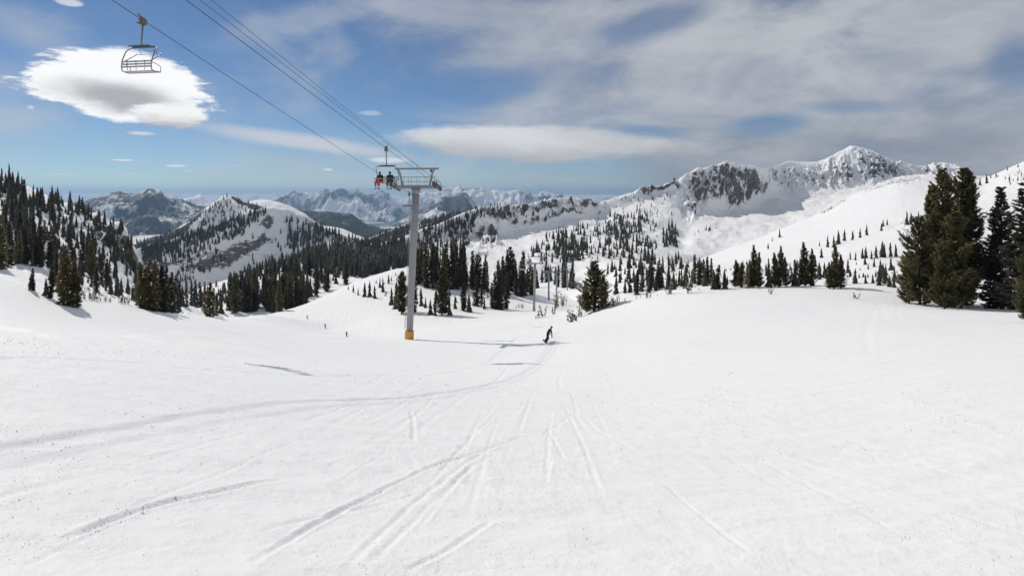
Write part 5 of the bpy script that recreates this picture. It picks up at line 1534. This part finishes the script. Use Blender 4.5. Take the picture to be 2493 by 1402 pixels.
def snowboarder():
    loc, ob, _ = cast(1329, 834)
    e = empty('person', loc); tag(e, 'snowboarder in black leaning into a turn on the open snow', 'person')
    # pose drawn in the plane across the view: x right, y away, z up
    J = [(0.17, 0.0, 0.72, (0.15, 0.13)), (0.22, -0.02, 0.93, (0.17, 0.13)), (0.36, -0.03, 1.14, (0.185, 0.13)), (0.43, -0.03, 1.22, 0.065), (0.47, -0.02, 1.29, 0.08), (0.49, -0.02, 1.35, (0.092, 0.10)), (0.50, -0.02, 1.42, 0.075)]
    Ed = [(0, 1), (1, 2), (2, 3), (3, 4), (4, 5), (5, 6)]
    # front (right) arm hanging straight down, rear arm tucked behind
    b = len(J); J += [(0.46, -0.14, 1.12, 0.08), (0.50, -0.20, 0.86, 0.062), (0.53, -0.20, 0.62, 0.046)]; Ed += [(2, b), (b, b + 1), (b + 1, b + 2)]; hand_pose(J, Ed, b + 2, (0.02, 0, -1), (-1, 0, 0))
    b = len(J); J += [(0.30, 0.15, 1.14, 0.08), (0.24, 0.30, 0.92, 0.06), (0.36, 0.34, 0.72, 0.046)]; Ed += [(2, b), (b, b + 1), (b + 1, b + 2)]; hand_pose(J, Ed, b + 2, (0.5, 0.1, -0.8), (0, 1, 0))
    # both knees bent, feet across the board
    b = len(J); J += [(0.16, -0.10, 0.66, 0.115), (0.20, -0.20, 0.38, 0.09), (0.02, -0.24, 0.16, 0.075), (0.00, -0.24, 0.09, 0.07), (0.14, -0.25, 0.06, 0.055)]; Ed += [(0, b)] + [(b + i, b + i + 1) for i in range(4)]
    b = len(J); J += [(0.15, 0.11, 0.66, 0.115), (0.14, 0.22, 0.36, 0.09), (-0.04, 0.25, 0.16, 0.075), (-0.06, 0.25, 0.09, 0.07), (0.08, 0.25, 0.06, 0.055)]; Ed += [(0, b)] + [(b + i, b + i + 1) for i in range(4)]
    skin_mesh('body', J, Ed, M_JACKET, e)
    head_parts(e, (0.49, -0.02, 1.35), (0.5, 0.85, -0.25), M_HELM)
    bd = MB(); n = 20; vs = []
    for i in range(n + 1):
        t = -1 + 2 * i / n; w = 0.14 * (1 - abs(t) ** 7) ** 0.5 * (0.88 + 0.12 * t * t) + 0.004; z = 0.10 * max(0, abs(t) - 0.72) ** 1.3 * 3
        for sg in (-1, 1):
            for h in (0, 0.016): vs.append((sg * w, t * 0.78, z + h))
    fs = []
    for i in range(n):
        q = i * 4; fs += [(q, q + 4, q + 6, q + 2), (q + 1, q + 3, q + 7, q + 5), (q, q + 1, q + 5, q + 4), (q + 2, q + 6, q + 7, q + 3)]
    bd.add(vs, fs); o = bd.build('snowboard', M_BOARD, e); o.rotation_euler = (0, 0.22, 0.25); o.location = (0.0, 0, 0.03)
    sc = 41 * loc.y / FPX / 1.50
    e.scale = (sc,) * 3
    return e


snowboarder()

# ------------------------------------------------------------------ haze
mh = bpy.data.materials.new('haze'); mh.use_nodes = True
hn = mh.node_tree
for n in list(hn.nodes): hn.nodes.remove(n)
ho = hn.nodes.new('ShaderNodeOutputMaterial'); hv = hn.nodes.new('ShaderNodeVolumePrincipled')
hv.inputs['Color'].default_value = (0.46, 0.70, 1.0, 1)
hv.inputs['Density'].default_value = 0.00007
hv.inputs['Anisotropy'].default_value = 0.35
hn.links.new(hv.outputs[0], ho.inputs['Volume'])
ztop = max(o.bound_box[6][2] for o in bpy.data.objects if o.type == 'MESH' and o.get('kind') == 'structure') + 4
zlo = min(o.bound_box[0][2] for o in bpy.data.objects if o.type == 'MESH' and o.get('kind') == 'structure') - 2
hb = MB().box((0, 12000 - 400, (zlo + ztop) / 2), (62000, 24800, ztop - zlo)).build('haze', mh)
tag(hb, 'thin blue haze in the mountain air', kind='stuff')
